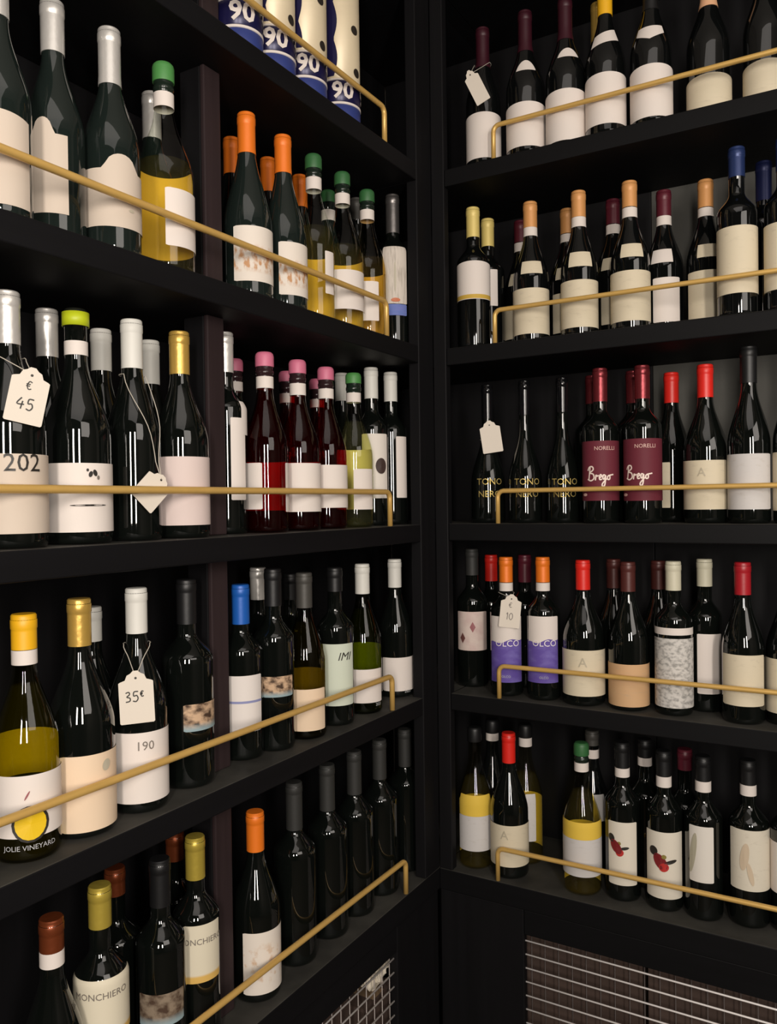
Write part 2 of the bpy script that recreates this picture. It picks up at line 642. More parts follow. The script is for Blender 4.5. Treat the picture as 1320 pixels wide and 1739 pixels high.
PY0, PX1 = -.064, .032
for z in TOPS + [2.56]:
    part('shelf', lu, BLACK(), -D, 0, YL, PY0, z - TH, z)
    part('shelf', ru, BLACKX(), 0.0325, XR, 0, D, z - TH, z)
for z in TOPS + [2.56]:
    part('shelf', lu, BLACK(), -D, -.0005, PY0 + .0005, D, z - TH, z, bev=0)
    part('shelf', ru, BLACKX(), 0, .032, .0205, D, z - TH, z, bev=0)
segs = [COUNTER] + [t for t in TOPS[::-1]] + [2.56]
for a, b in zip(segs, segs[1:]):
    part('upright', lu, BLACKZ(), -.105, -.0635, -.634, -.598, a + .0005, b - TH - .0005, label='upright post, sides coloured black for shade')  # black puts shade into the colour of the post's sides
    part('lit_front', lu, BROWN(), -.063, -.055, -.6345, -.5975, a + .0005, b - TH - .0005, label='brown front of the upright, coloured as lit')  # front of the same post, kept brown as its lit face
part('corner_stile', lu, BLACKZ(), -.024, .001, PY0, 0.0, COUNTER + .001, 2.56 - TH - .001)
part('corner_stile', ru, BLACKZ(), .0015, PX1, -.001, .020, COUNTER + .001, 2.56 - TH - .001)
part('back_panel', lu, BLACKZ(), -D - .014, -D - .0005, YL, D + .001, COUNTER - .04, 2.56)
part('back_panel', ru, BLACKZ(), -D, .3995, D + .0015, D + .015, COUNTER - .04, 2.56)  # black paints the light's falloff towards the corner
part('back_panel', ru, solid('lit_back_board', (.075, .073, .064), .7, bump=.2, vary=.15), .40, XR, D + .0015, D + .015, TOPS[2] - TH, TOPS[0], label='back panel coloured grey where light falls')  # grey only where the panel is lit; black parts paint the shade
part('back_panel', ru, BLACKZ(), .40, XR, D + .0015, D + .015, COUNTER - .04, TOPS[2] - TH - .001)  # same panel, coloured black to stand in for shade under the shelf
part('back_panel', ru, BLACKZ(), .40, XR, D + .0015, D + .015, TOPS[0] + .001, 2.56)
part('end_panel', lu, BLACKZ(), -D, 0, YL - .03, YL - .0005, COUNTER + .001, 2.56)
part('end_panel', ru, BLACKZ(), XR + .0005, XR + .03, 0, D, COUNTER + .001, 2.56)

# base cabinets with wire mesh fronts
lc = thing('base_cabinet', 'black base cabinet with wire mesh front under the divided shelving', 'cabinet', (-.13, -.7, 0))
rc = thing('base_cabinet', 'black base cabinet with wire mesh front under the undivided shelving', 'cabinet', (.5, .13, 0))
CT = .046
part('counter_top', lc, BLACK(), -D, 0, YL, D, COUNTER - CT, COUNTER, bev=.002)
part('counter_top', rc, BLACKX(), .0005, XR, 0, D, COUNTER - CT, COUNTER, bev=.002)
MT, MB = .556, .10
LM1, RM0 = -.178, .191
part('top_rail', lc, BLACK(), -.022, -.004, YL, LM1, MT, COUNTER - CT - .001)
part('bottom_rail', lc, BLACK(), -.022, -.004, YL, LM1, 0.0, MB)
part('stile', lc, BLACKZ(), -.022, -.004, LM1 + .0005, -.0005, 0.0, COUNTER - CT - .001)
part('stile', lc, BLACKZ(), -.022, -.004, YL - .03, YL - .0005, 0.0, COUNTER - CT - .001)
part('top_rail', rc, BLACKX(), RM0, XR, .004, .022, MT, COUNTER - CT - .001)
part('bottom_rail', rc, BLACKX(), RM0, XR, .004, .022, 0.0, MB)
part('stile', rc, BLACKZ(), .0, RM0 - .0005, .004, .022, 0.0, COUNTER - CT - .001)
part('stile', rc, BLACKZ(), XR + .0005, XR + .03, .004, .022, 0.0, COUNTER - CT - .001)
part('back_panel', lc, BLACKZ(), -D - .014, -D, YL, D, 0.0, COUNTER - CT - .001)
part('back_panel', rc, BLACKZ(), -D, XR, D + .0005, D + .014, 0.0, COUNTER - CT - .001)
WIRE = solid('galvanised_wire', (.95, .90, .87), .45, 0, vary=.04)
WIRED = solid('dark_wire', (.07, .055, .05), .5, .3, vary=.1)  # darker tone for the vertical wires


def grille(root, side, lo, hi):
    mid = (lo + hi) / 2
    loc = Vector((-.013, mid, MB)) if side == 'L' else Vector((mid, .013, MB))
    g = bpy.data.objects.new('mesh_panel', None)
    COL.objects.link(g)
    g.parent = root
    g.location = loc - root.location
    half = (hi - lo) / 2

    def wire(pts, r, mat, me=[None]):
        bm = bmesh.new()
        tube(bm, pts, r, 6)
        return obj('wire', bm, mat, g, True)
    ax = (lambda s, z, d: (d, s, z)) if side == 'L' else (lambda s, z, d: (s, -d, z))
    n = int((MT - MB) / .0285)
    first = None
    for k in range(n):
        z = MT - MB - .016 - k * .0285
        if first is None:
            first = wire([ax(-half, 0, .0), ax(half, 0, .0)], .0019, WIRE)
            first.location.z = z
        else:
            c = first.copy()
            COL.objects.link(c)
            c.parent = g
            c.location.z = z
    nv = int((hi - lo) / .0285)
    first = None
    for k in range(nv):
        s = (half - .012 - k * .0285) * (1 if side == 'L' else -1)
        if first is None:
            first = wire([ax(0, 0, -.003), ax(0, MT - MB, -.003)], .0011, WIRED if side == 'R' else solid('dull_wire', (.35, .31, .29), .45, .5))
        c = first if k == 0 else first.copy()
        if k:
            COL.objects.link(c)
            c.parent = g
        if side == 'L':
            c.location.y = s
        else:
            c.location.x = s


grille(lc, 'L', YL, LM1)
grille(rc, 'R', RM0, XR)

# cartons kept behind the mesh
CARD = wood('brown_cardboard', (.070, .047, .038), .8, 0)


def carton(label, x0, x1, y0, y1, h, z=0.0):
    t = thing('cardboard_box', label, 'box', ((x0 + x1) / 2, (y0 + y1) / 2, z), 'cartons behind the wire mesh')
    bm = bmesh.new()
    hx, hy = (x1 - x0) / 2, (y1 - y0) / 2
    box(bm, -hx, hx, -hy, hy, 0, h, .002)
    obj('carton', bm, CARD, t)
    for s in (-1, 1):
        bm = bmesh.new()
        if s < 0:
            box(bm, -hx, hx, -hy, -.0008, h, h + .003)
        else:
            box(bm, -hx, hx, .0008, hy, h, h + .003)
        obj('flap', bm, CARD, t)
    bm = bmesh.new()
    box(bm, -hx * .98, hx * .98, -.02, .02, h + .0031, h + .0036)
    obj('tape', bm, solid('packing_tape', (.22, .15, .09), .3), t)


carton('brown carton behind the mesh beside the corner stile', .06, .42, .045, .26, .57)
carton('brown carton behind the mesh farther along the undivided cabinet', .43, .78, .045, .26, .56)
carton('brown carton behind the mesh at the far end of that cabinet', .79, 1.10, .045, .26, .57)
carton('brown carton behind the side mesh', -.26, -.06, -.62, -.27, .56)
# crumpled pale wrapping paper in the corner behind the side mesh
bm = bmesh.new()
bmesh.ops.create_icosphere(bm, subdivisions=4, radius=1.0)
for v in bm.verts:
    n = v.co.normalized()
    k = 1 + .16 * math.sin(9 * n.x + 4 * n.z) * math.cos(7 * n.y - 3 * n.x) + .10 * math.sin(17 * n.z + 11 * n.y) + random.uniform(-.05, .05)
    v.co = Vector((n.x * .021 * k, n.y * .043 * k, n.z * .046 * k))
zmin = min(v.co.z for v in bm.verts)
for v in bm.verts:
    v.co.z -= zmin
t = obj('crumpled_paper', bm, solid('cream_wrapping_paper', (.86, .78, .64), .6, vary=.15, vscale=60))
t.location = (-.046, -.200, .4775)
t['label'] = 'crumpled cream wrapping paper behind the side mesh'
t['category'] = 'paper'
carton('low brown carton under the crumpled cream paper', -.20, -.03, -.262, -.15, .474)

# ------------------------------------------------------------------ brass rails
names = ['top', 'second', 'middle', 'fourth', 'lowest']
ZR = [q + .0004 for q in TOPS + [COUNTER]]
LEND = [-.181, -.183, -.180, -.181, -.137]
REND = [.144, .142, .144, .142, .134]
RH, BR = .0673, .013
for k in range(5):
    z = ZR[k]
    e = LEND[k]
    pts = [(-.006, YL + .05, z), (-.006, YL + .05, z + RH - BR)]
    pts += [(-.006, YL + .05 + BR - BR * math.cos(a), z + RH - BR + BR * math.sin(a)) for a in (R(30), R(60), R(90))]
    pts += [(-.006, YL + .05 + (e - YL - .05) * q, z + RH) for q in (.25, .5, .75)]
    pts += [(-.006, e - BR + BR * math.sin(a), z + RH - BR + BR * math.cos(a)) for a in (0, R(22), R(45), R(68), R(90))]
    pts += [(-.006, e, z)]
    bm = bmesh.new()
    tube(bm, [(x + .006, y - e, zz - z) for x, y, zz in pts], .0052, 12)
    o = obj('guard_rail', bm, BRASS(), None, True)
    o.location = (-.006, e, z)
    o['label'] = 'thin brass guard rail along the front of the %s shelf of the divided shelving' % names[k]
    o['category'] = 'rail'
    o['group'] = 'brass rails along the shelf fronts'
    e = REND[k]
    pts = [(e, .006, z), (e, .006, z + RH - BR)]
    pts += [(e + BR - BR * math.cos(a), .006, z + RH - BR + BR * math.sin(a)) for a in (R(22), R(45), R(68), R(90))]
    pts += [(e + (XR - .05 - e) * q, .006, z + RH) for q in (.25, .5, .75)]
    pts += [(XR - .05 - BR + BR * math.sin(a), .006, z + RH - BR + BR * math.cos(a)) for a in (0, R(30), R(60), R(90))]
    pts += [(XR - .05, .006, z)]
    bm = bmesh.new()
    tube(bm, [(x - e, y - .006, zz - z) for x, y, zz in pts], .0048, 12)
    o = obj('guard_rail', bm, BRASS(), None, True)
    o.location = (e, .006, z)
    o['label'] = 'thin brass guard rail along the front of the %s shelf of the undivided shelving' % names[k]
    o['category'] = 'rail'
    o['group'] = 'brass rails along the shelf fronts'

# ------------------------------------------------------------------ bottles
# shelf, type, x, y, z, radius, height, glass, capsule, capsule foot, neck band, labels, back label, fill, description, bearing to the door
BOTTLES = [
 ('L2', 'burg', -0.055, -0.9766, 1.773, 0.0367, 0.2997, 'green', 'silver', 0.2381, None, [(0.0139, 0.1206, -134.2, 25.7, 'pinkcream', 'arch', 0)], None, None, 'big dark bottle with tall rounded cream label cut by the picture edge', -34.2),
 ('L2', 'burg', -0.076, -0.8843, 1.773, 0.0367, 0.31, 'green', 'silver', 0.2446, None, [(0.0339, 0.1321, -104.2, -13.2, 'pinkcream', 'crest', 0)], None, None, 'dark bottle with silver foil and crested cream label next to the rounded cream label', -37.5),
 ('L2', 'burg', -0.055, -0.8126, 1.773, 0.0374, 0.3036, 'green', 'silver', 0.2289, None, [(0.034, 0.1096, -100.7, 59.0, 'pinkcream', 'crest', 0)], None, None, 'dark bottle with silver foil and crested cream label beside the pale white wine', -41.0),
 ('L2', 'burg', -0.055, -0.7165, 1.773, 0.0406, 0.3018, 'clear', 'green', 0.2755, (0.2386, 0.2593), [(0.034, 0.1144, -44.9, 55.6, 'white', 'r', 0)], (0.0353, 0.1556, 60.6, 210.6), 0.16, 'clear bottle of pale white wine with green cap before the divider upright', -44.4),
 ('L2', 'burg', -0.138, -0.6608, 1.773, 0.0392, 0.3055, 'green', 'silver', 0.2353, None, [], None, None, 'bottle with silver foil half hidden behind the pale white wine', -43.6),
 ('L2', 'flute', -0.14, -0.5729, 1.773, 0.0362, 0.3047, 'black', 'orange', 0.2405, None, [], None, None, 'orange capped bottle in shadow just before the divider upright', -46.2),
 ('L2', 'flute', -0.138, -0.4785, 1.773, 0.0362, 0.305, 'black', 'orange', 0.2427, None, [], None, None, 'orange capped bottle half hidden behind the divider upright', -48.8),
 ('L2', 'flute', -0.055, -0.5369, 1.773, 0.0392, 0.3031, 'green', 'orange', 0.2377, None, [(0.0255, 0.1125, -84.4, 50.1, 'scribble', 'r', 0)], None, None, 'tall orange capped bottle with orange sketch label nearest the divider upright', -49.9),
 ('L2', 'flute', -0.138, -0.3794, 1.773, 0.0362, 0.3054, 'black', 'orange', 0.2433, None, [], None, None, 'orange capped bottle standing behind and between the two sketch label bottles', -51.3),
 ('L2', 'flute', -0.055, -0.442, 1.773, 0.0389, 0.3028, 'green', 'orange', 0.2381, None, [(0.0237, 0.1124, -66.4, 47.7, 'scribble', 'r', 0)], None, None, 'orange capped bottle with orange sketch label, second from the divider upright', -52.3),
 ('L2', 'flute', -0.138, -0.2827, 1.773, 0.0362, 0.3065, 'black', 'orange', 0.245, None, [], None, None, 'orange capped bottle behind the first green capped white wine', -53.5),
 ('L2', 'burg', -0.055, -0.3529, 1.773, 0.0367, 0.3023, 'clear', 'darkgreen', 0.2768, (0.2386, 0.2606), [(0.0468, 0.1225, -24.8, 9.9, 'white', 'r', 0)], (0.012, 0.1261, 50.6, 200.6), 0.17, 'green capped white wine with yellow tint beside the sketch labels', -54.4),
 ('L2', 'burg', -0.138, -0.1874, 1.773, 0.0392, 0.3073, 'green', 'darkgreen', 0.2835, (0.2464, 0.2677), [], None, None, 'green capped bottle standing behind two green capped white wines', -55.4),
 ('L2', 'burg', -0.055, -0.2595, 1.773, 0.0384, 0.3019, 'clear', 'darkgreen', 0.278, (0.241, 0.261), [(0.0361, 0.1095, -108.1, 43.6, 'white', 'r', 0)], (0.0122, 0.138, 48.6, 198.6), 0.16, 'green capped white wine with broad white label in front of the hidden one', -56.4),
 ('L2', 'burg', -0.138, -0.081, 1.773, 0.0392, 0.325, 'black', 'grey', 0.2789, None, [], None, None, 'dark capped bottle hidden behind the green capped white wines', -57.4),
 ('L2', 'burg', -0.057, -0.1679, 1.773, 0.0367, 0.2979, 'amber', 'darkgreen', 0.2746, (0.2381, 0.2579), [(0.0316, 0.1089, -88.3, -24.1, 'white', 'r', 0)], (0.0165, 0.1365, 46.9, 196.9), 0.16, 'green capped amber white wine by the brass rail end', -58.1),
 ('L2', 'bord', -0.063, -0.0561, 1.773, 0.0343, 0.325, 'black', 'foil_grey', 0.2436, None, [(0.089, 0.2091, -98.4, -6.6, 'grape', 'r', 0), (0.0645, 0.0878, -100.7, -9.3, 'blue', 'r', 0)], None, None, 'slim dark bottle with tall narrow label and long grey foil', -59.9),
 ('L3', 'burg', -0.056, -0.9689, 1.4, 0.0413, 0.2979, 'black', 'silver', 0.2365, None, [(0.0169, 0.1076, -134.5, 65.5, 'pinkcream', 'r', 0)], None, None, 'dark bottle with silver foil and 202 numbered label wearing the 45 tag', -34.5),
 ('L3', 'burg', -0.15, -0.8449, 1.4, 0.0392, 0.3138, 'black', 'silver', 0.2494, None, [], None, None, 'silver capped bottle behind the lime ringed one', -36.8),
 ('L3', 'burg', -0.063, -0.8675, 1.4, 0.0413, 0.298, 'black', 'lime', 0.2765, (0.2392, 0.257), [(0.015, 0.1008, -138.6, 61.4, 'white', 'r', 0)], None, None, 'broad dark bottle with lime ring cap and white collar', -38.6),
 ('L3', 'burg', -0.138, -0.7649, 1.4, 0.0392, 0.2992, 'black', 'white', 0.24, None, [], None, None, 'white capped bottle standing behind the lime ringed one', -40.1),
 ('L3', 'burg', -0.06, -0.7785, 1.4, 0.0368, 0.3004, 'black', 'white', 0.234, None, [], None, None, 'white capped dark bottle without front label, hung with a corded blank tag', -42.1),
 ('L3', 'burg', -0.136, -0.6748, 1.4, 0.0392, 0.2975, 'black', 'white', 0.2312, None, [], None, None, 'white capped bottle behind and right of the blank tag bottle', -43.2),
 ('L3', 'burg', -0.055, -0.6941, 1.4, 0.0401, 0.2981, 'black', 'gold', 0.2364, None, [(0.0183, 0.1157, -90.6, 54.9, 'rose', 'r', 0)], None, None, 'gold capped dark bottle with plain pinkish label before the divider upright', -45.1),
 ('L3', 'bord', -0.086, -0.5631, 1.4, 0.0336, 0.3232, 'black', 'silver', 0.2589, None, [(0.0538, 0.1846, -35.2, 15.3, 'white', 'r', 0), (0.158, 0.2119, -1.4, 51.9, 'white', 'r', 0)], None, None, 'dark bottle with tall white label mostly hidden behind the divider upright', -48.1),
 ('L3', 'burg', -0.175, -0.4377, 1.4, 0.0392, 0.3075, 'rose', 'pink', 0.2856, (0.2498, 0.2666), [], None, 0.24, 'pink capped bottle behind the divider upright', -48.8),
 ('L3', 'burg', -0.055, -0.5001, 1.4, 0.0367, 0.2972, 'rose', 'pink', 0.2739, (0.238, 0.2573), [(0.0383, 0.1138, -150.8, -60.7, 'white', 'r', 0), (0.0336, 0.1142, 5.6, 49.2, 'white', 'r', 0)], (0.0357, 0.1177, 54.2, 204.2), 0.24, 'pink capped rosé with bright red wine showing beside its label', -50.8),
 ('L3', 'burg', -0.148, -0.3199, 1.4, 0.0392, 0.298, 'rose', 'pink', 0.2786, (0.2384, 0.2562), [], None, 0.24, 'pink capped rosé hidden behind the gap of the first two', -52.4),
 ('L3', 'burg', -0.058, -0.4058, 1.4, 0.0381, 0.2981, 'rose', 'pink', 0.2747, (0.2367, 0.2572), [(0.0326, 0.1166, -94.0, 46.9, 'white', 'r', 0)], (0.0342, 0.1211, 51.9, 201.9), 0.24, 'pink capped rosé with broad white label, second from the divider upright', -53.1),
 ('L3', 'burg', -0.138, -0.2361, 1.4, 0.0392, 0.2928, 'rose', 'pink', 0.2727, (0.2367, 0.2529), [], None, 0.24, 'rosé bottle hidden behind the gap of the second and third', -54.4),
 ('L3', 'burg', -0.061, -0.3151, 1.4, 0.0373, 0.2981, 'rose', 'pink', 0.2748, (0.2401, 0.2584), [(0.0385, 0.1167, -81.0, 44.9, 'white', 'r', 0)], (0.0373, 0.1199, 49.9, 199.9), 0.24, 'pink capped rosé with white label, third from the divider upright', -55.1),
 ('L3', 'burg', -0.17, -0.0997, 1.4, 0.0392, 0.325, 'black', 'white', 0.2656, None, [], None, None, 'white capped bottle behind the green capped pale one', -56.2),
 ('L3', 'burg', -0.057, -0.2273, 1.4, 0.0367, 0.2981, 'clear2', 'green', 0.2784, (0.242, 0.2601), [(0.0339, 0.1116, -60.2, 9.1, 'white', 'r', 0)], (0.0337, 0.1518, 48.0, 198.0), 0.205, 'green capped pale white wine standing beside the rosé bottles', -57.0),
 ('L3', 'bord', -0.08, -0.1245, 1.4, 0.0343, 0.325, 'black', 'white', 0.2612, None, [(0.0555, 0.187, -93.7, 3.2, 'oval', 'r', 0)], None, None, 'white capped dark bottle with tall white label and dark oval', -58.2),
 ('L3', 'bord', -0.078, -0.0487, 1.4, 0.0343, 0.325, 'black', 'white', 0.2625, None, [(0.0563, 0.186, -42.8, 6.7, 'white', 'r', 0)], None, None, 'white capped dark bottle nearest the corner post above the rail end', -59.6),
 ('L4', 'burg', -0.055, -0.9553, 1.0369, 0.038, 0.2834, 'olive', 'yellow', 0.2424, (0.2246, 0.2418), [(0.0303, 0.102, -99.2, 64.9, 'white', 'r', 0)], (0.0827, 0.1388, 69.9, 219.9), 0.2, 'yellow capped bottle of white wine with round yellow seal', -35.1),
 ('L4', 'burg', -0.0565, -0.8753, 1.0369, 0.0411, 0.2929, 'black', 'gold', 0.2337, None, [(0.0089, 0.1032, -76.0, 61.5, 'beige', 'r', 0)], None, None, 'gold capped dark bottle with broad beige label beside yellow capped bottle', -38.5),
 ('L4', 'burg', -0.138, -0.7906, 1.0369, 0.0392, 0.268, 'black', 'white', 0.2203, None, [], None, None, 'bottle barely seen behind the gold capped one', -39.2),
 ('L4', 'burg', -0.055, -0.7829, 1.0369, 0.0392, 0.2974, 'black', 'white', 0.2366, None, [(0.0147, 0.1086, -109.3, 57.9, 'white', 'r', 0)], None, None, 'white capped dark bottle with white label wearing the 35 tag', -42.1),
 ('L4', 'bord', -0.062, -0.6811, 1.0369, 0.0374, 0.3003, 'black', 'black', 0.2351, None, [(0.0835, 0.1227, -55.6, 54.7, 'art', 'r', 0)], None, None, 'all black bottle with small painted label beside the divider upright', -45.3),
 ('L4', 'bord', -0.076, -0.5452, 1.0369, 0.0343, 0.2792, 'black', 'blue', 0.2157, None, [(0.0461, 0.1364, -92.9, 12.7, 'stripe', 'r', 0), (0.0922, 0.096, -92.8, 12.9, 'bluegrey', 'r', 0)], None, None, 'blue capped bottle with white label half behind the divider upright', -49.0),
 ('L4', 'bord', -0.138, -0.4257, 1.0369, 0.0368, 0.2962, 'black', 'silver', 0.2394, None, [], None, None, 'slim silver capped bottle behind the blue capped one', -50.2),
 ('L4', 'bord', -0.06, -0.481, 1.0369, 0.0343, 0.3006, 'black', 'black', 0.2385, None, [(0.0906, 0.1247, -84.4, 8.4, 'art', 'r', 0)], None, None, 'black bottle with small painted label next to the blue capped one', -51.2),
 ('L4', 'bord', -0.138, -0.3314, 1.0369, 0.0368, 0.2779, 'black', 'black', 0.2291, None, [], None, None, 'black capped bottle lost in shadow behind the painted label bottle', -52.4),
 ('L4', 'burg', -0.055, -0.4001, 1.0369, 0.0367, 0.2873, 'amberdark', 'grey', 0.2262, None, [(0.0156, 0.088, -99.4, 10.0, 'beige', 'r', 0)], (0.0701, 0.1128, 51.7, 201.7), 0.2, 'grey capped bottle with beige label and amber wine above it', -53.3),
 ('L4', 'bord', -0.055, -0.3045, 1.0369, 0.0343, 0.2894, 'black', 'black', 0.2455, None, [(0.0378, 0.1513, -107.7, 10.2, 'mint', 'r', 0)], None, None, 'black capped bottle with tall mint green label', -55.5),
 ('L4', 'burg', -0.055, -0.2082, 1.0369, 0.0367, 0.2891, 'greenclear', 'white', 0.2311, None, [(0.0225, 0.0875, -92.0, 9.7, 'white', 'r', 0)], (0.0695, 0.1289, 47.6, 197.6), 0.2, 'white capped green glass bottle with wine showing above white label', -57.4),
 ('L4', 'burg', -0.067, -0.0609, 1.0369, 0.0367, 0.2883, 'black', 'white', 0.229, None, [(0.0139, 0.0843, -107.7, 40.3, 'white', 'r', 0)], None, None, 'white capped dark bottle with white label beside the corner post', -59.7),
 ('L5', 'burg', -0.055, -0.9254, 0.6545, 0.0367, 0.2905, 'black', 'copper', 0.2513, (0.2333, 0.2518), [], None, None, 'dark bottle with copper foil and white collar near the picture edge', -36.4),
 ('L5', 'bord', -0.055, -0.8526, 0.6545, 0.0343, 0.3004, 'black', 'goldfoil', 0.2479, None, [(0.1163, 0.1924, -139.4, 60.6, 'monch', 'r', 0)], None, None, 'yellow foiled bottle with lettered cream label, lower of the pair', -39.4),
 ('L5', 'bord', -0.138, -0.7569, 0.6545, 0.0368, 0.268, 'black', 'copper', 0.23, None, [], None, None, 'copper capped bottle behind the lower yellow foiled one', -40.4),
 ('L5', 'bord', -0.055, -0.7488, 0.6545, 0.0343, 0.2952, 'black', 'black', 0.2307, None, [(0.077, 0.1216, -100.6, 13.3, 'artgrey', 'r', 0)], None, None, 'black bottle with grey painted label between the two yellow foiled ones', -43.3),
 ('L5', 'bord', -0.06, -0.6738, 0.6545, 0.0343, 0.2989, 'black', 'goldfoil', 0.2377, None, [(0.0968, 0.181, -77.6, 21.2, 'monch', 'r', 0)], None, None, 'yellow foiled bottle with lettered cream label, upper of the pair', -45.6),
 ('L5', 'bord', -0.155, -0.6214, 0.6545, 0.0368, 0.268, 'black', 'copper', 0.2249, None, [], None, None, 'copper capped bottle behind the upper yellow foiled one', -44.3),
 ('L5', 'burg', -0.055, -0.5422, 0.6545, 0.0385, 0.293, 'black', 'orange', 0.2309, None, [(0.0144, 0.1128, -84.1, 50.3, 'sketch', 'r', 0)], None, None, 'orange capped dark bottle standing alone with sketched white label', -49.7),
 ('L5', 'bord', -0.06, -0.4316, 0.6545, 0.0368, 0.3069, 'black', 'darkgrey', 0.2259, None, [], None, None, 'shadowed grey capped bottle, first along from the lone orange capped one', -52.4),
 ('L5', 'bord', -0.06, -0.3315, 0.6545, 0.0368, 0.3094, 'black', 'darkgrey', 0.2261, None, [], None, None, 'shadowed grey capped bottle, second along from the lone orange capped one', -54.7),
 ('L5', 'bord', -0.06, -0.2398, 0.6545, 0.0368, 0.3099, 'black', 'darkgrey', 0.2274, None, [], None, None, 'shadowed grey capped bottle, third along from the lone orange capped one', -56.6),
 ('L5', 'bord', -0.06, -0.145, 0.6545, 0.0368, 0.3074, 'black', 'darkgrey', 0.2285, None, [], None, None, 'shadowed grey capped bottle, fourth along from the lone orange capped one', -58.4),
 ('L5', 'bord', -0.068, -0.0261, 0.6545, 0.0368, 0.2989, 'black', 'darkgrey', 0.2195, None, [], None, None, 'shadowed grey capped bottle, fifth along from the lone orange capped one', -60.2),
 ('R1', 'burg', 0.1007, 0.055, 2.1519, 0.0368, 0.3011, 'dark', 'deepmaroon', 0.2161, None, [(0.015, 0.1107, -166.3, 33.7, 'white', 'arch', 0)], None, None, 'maroon capped bottle with loose leaf tag on the shoulder', -66.3),
 ('R1', 'burg', 0.1966, 0.055, 2.1519, 0.0402, 0.3067, 'dark', 'deepmaroon', 0.2217, None, [(0.0159, 0.1062, -169.2, 30.8, 'white', 'arch', 0), (0.1724, 0.1963, -102.5, -32.1, 'white', 'arch', 1)], None, None, 'maroon capped bottle with round shoulder seal, second from the corner post', -69.2),
 ('R1', 'burg', 0.2823, 0.055, 2.1519, 0.04, 0.3053, 'dark', 'deepmaroon', 0.2203, None, [(0.0078, 0.1096, -171.9, 28.1, 'white', 'arch', 0), (0.1757, 0.1966, -99.9, -21.5, 'white', 'arch', 1)], None, None, 'maroon capped bottle with round shoulder seal, third from the corner post', -71.9),
 ('R1', 'burg', 0.3633, 0.055, 2.1519, 0.0389, 0.3136, 'dark', 'yellow', 0.246, None, [(0.021, 0.1202, -174.5, 25.5, 'white', 'arch', 0), (0.1808, 0.2058, -127.1, -17.6, 'white', 'tilt', 1)], None, None, 'yellow capped bottle with tilted shoulder strip beside the round seals', -74.5),
 ('R1', 'burg', 0.3253, 0.138, 2.1519, 0.0392, 0.325, 'dark', 'gold', 0.2456, None, [], None, None, 'yellow foiled bottle behind the tilted shoulder strip', -74.0),
 ('R1', 'burg', 0.4512, 0.055, 2.1519, 0.0389, 0.3084, 'dark', 'black', 0.2271, None, [(0.0127, 0.1114, -177.4, 22.6, 'white', 'arch', 0), (0.1588, 0.1873, -128.3, -32.9, 'white', 'point', 1)], None, None, 'dark bottle with pointed shoulder band and rounded label', -77.4),
 ('R1', 'burg', 0.5516, 0.079, 2.1519, 0.0396, 0.2979, 'dark', 'peach', 0.2129, None, [(0.006, 0.0766, -181.0, 19.0, 'cream', 'arch', 0)], None, None, 'peach capped bottle with low rounded cream label', -81.0),
 ('R1', 'burg', 0.6476, 0.081, 2.1519, 0.0367, 0.2983, 'dark', 'black', 0.2133, None, [(0.006, 0.0776, -184.2, 15.8, 'cream', 'arch', 0)], None, None, 'dark bottle with rounded cream label at the picture edge on top shelf', -84.2),
 ('R2', 'bord', 0.073, 0.055, 1.773, 0.0351, 0.3051, 'dark', 'paleyellow', 0.241, None, [(0.1029, 0.1837, -165.5, 34.5, 'white', 'arch', 0), (0.1041, 0.1128, -165.5, 34.5, 'goldband', 'r', 0)], None, None, 'yellow capped bottle with gold edged label beside the corner post', -65.5),
 ('R2', 'bord', 0.0709, 0.138, 1.773, 0.0368, 0.3052, 'dark', 'paleyellow', 0.2433, None, [(0.1043, 0.1846, -59.1, -32.7, 'white', 'r', 0)], None, None, 'yellow capped bottle behind the gold edged label bottle', -66.5),
 ('R2', 'burg', 0.1302, 0.187, 1.773, 0.0392, 0.3042, 'dark', 'maroon', 0.2553, (0.2339, 0.2536), [(0.034, 0.1048, -168.7, -94.7, 'cream', 'r', 0), (0.1524, 0.1811, -116.3, -89.4, 'cream', 'r', 1)], None, None, 'maroon capped bottle behind the first orange capped one', -68.7),
 ('R2', 'burg', 0.1966, 0.073, 1.773, 0.0371, 0.2981, 'dark', 'apricot', 0.2446, (0.226, 0.2443), [(0.0178, 0.112, -169.4, 30.6, 'cream', 'r', 0), (0.1416, 0.1682, -102.7, -29.3, 'cream', 'r', 1)], None, None, 'orange capped bottle with cream shoulder strip, first from the corner post', -69.4),
 ('R2', 'burg', 0.2491, 0.155, 1.773, 0.0392, 0.2982, 'dark', 'apricot', 0.245, (0.2259, 0.2434), [(0.0278, 0.1112, -124.3, -90.2, 'cream', 'r', 0), (0.1406, 0.1667, -112.2, -83.9, 'cream', 'r', 1)], None, None, 'smaller looking orange capped bottle behind two orange capped ones', -71.8),
 ('R2', 'burg', 0.3016, 0.069, 1.773, 0.0367, 0.2981, 'dark', 'apricot', 0.2452, (0.2248, 0.2448), [(0.0179, 0.1125, -172.6, 27.4, 'cream', 'r', 0), (0.1386, 0.169, -106.9, -29.6, 'cream', 'r', 1)], None, None, 'orange capped bottle with cream shoulder strip, second along the front row', -72.6),
 ('R2', 'burg', 0.3486, 0.153, 1.773, 0.0392, 0.2979, 'dark', 'maroon', 0.2462, (0.2252, 0.2447), [(0.033, 0.0956, -114.4, -80.0, 'cream', 'r', 0), (0.1445, 0.171, -114.3, -77.0, 'cream', 'r', 1)], None, None, 'maroon capped bottle behind the two middle orange capped ones', -74.9),
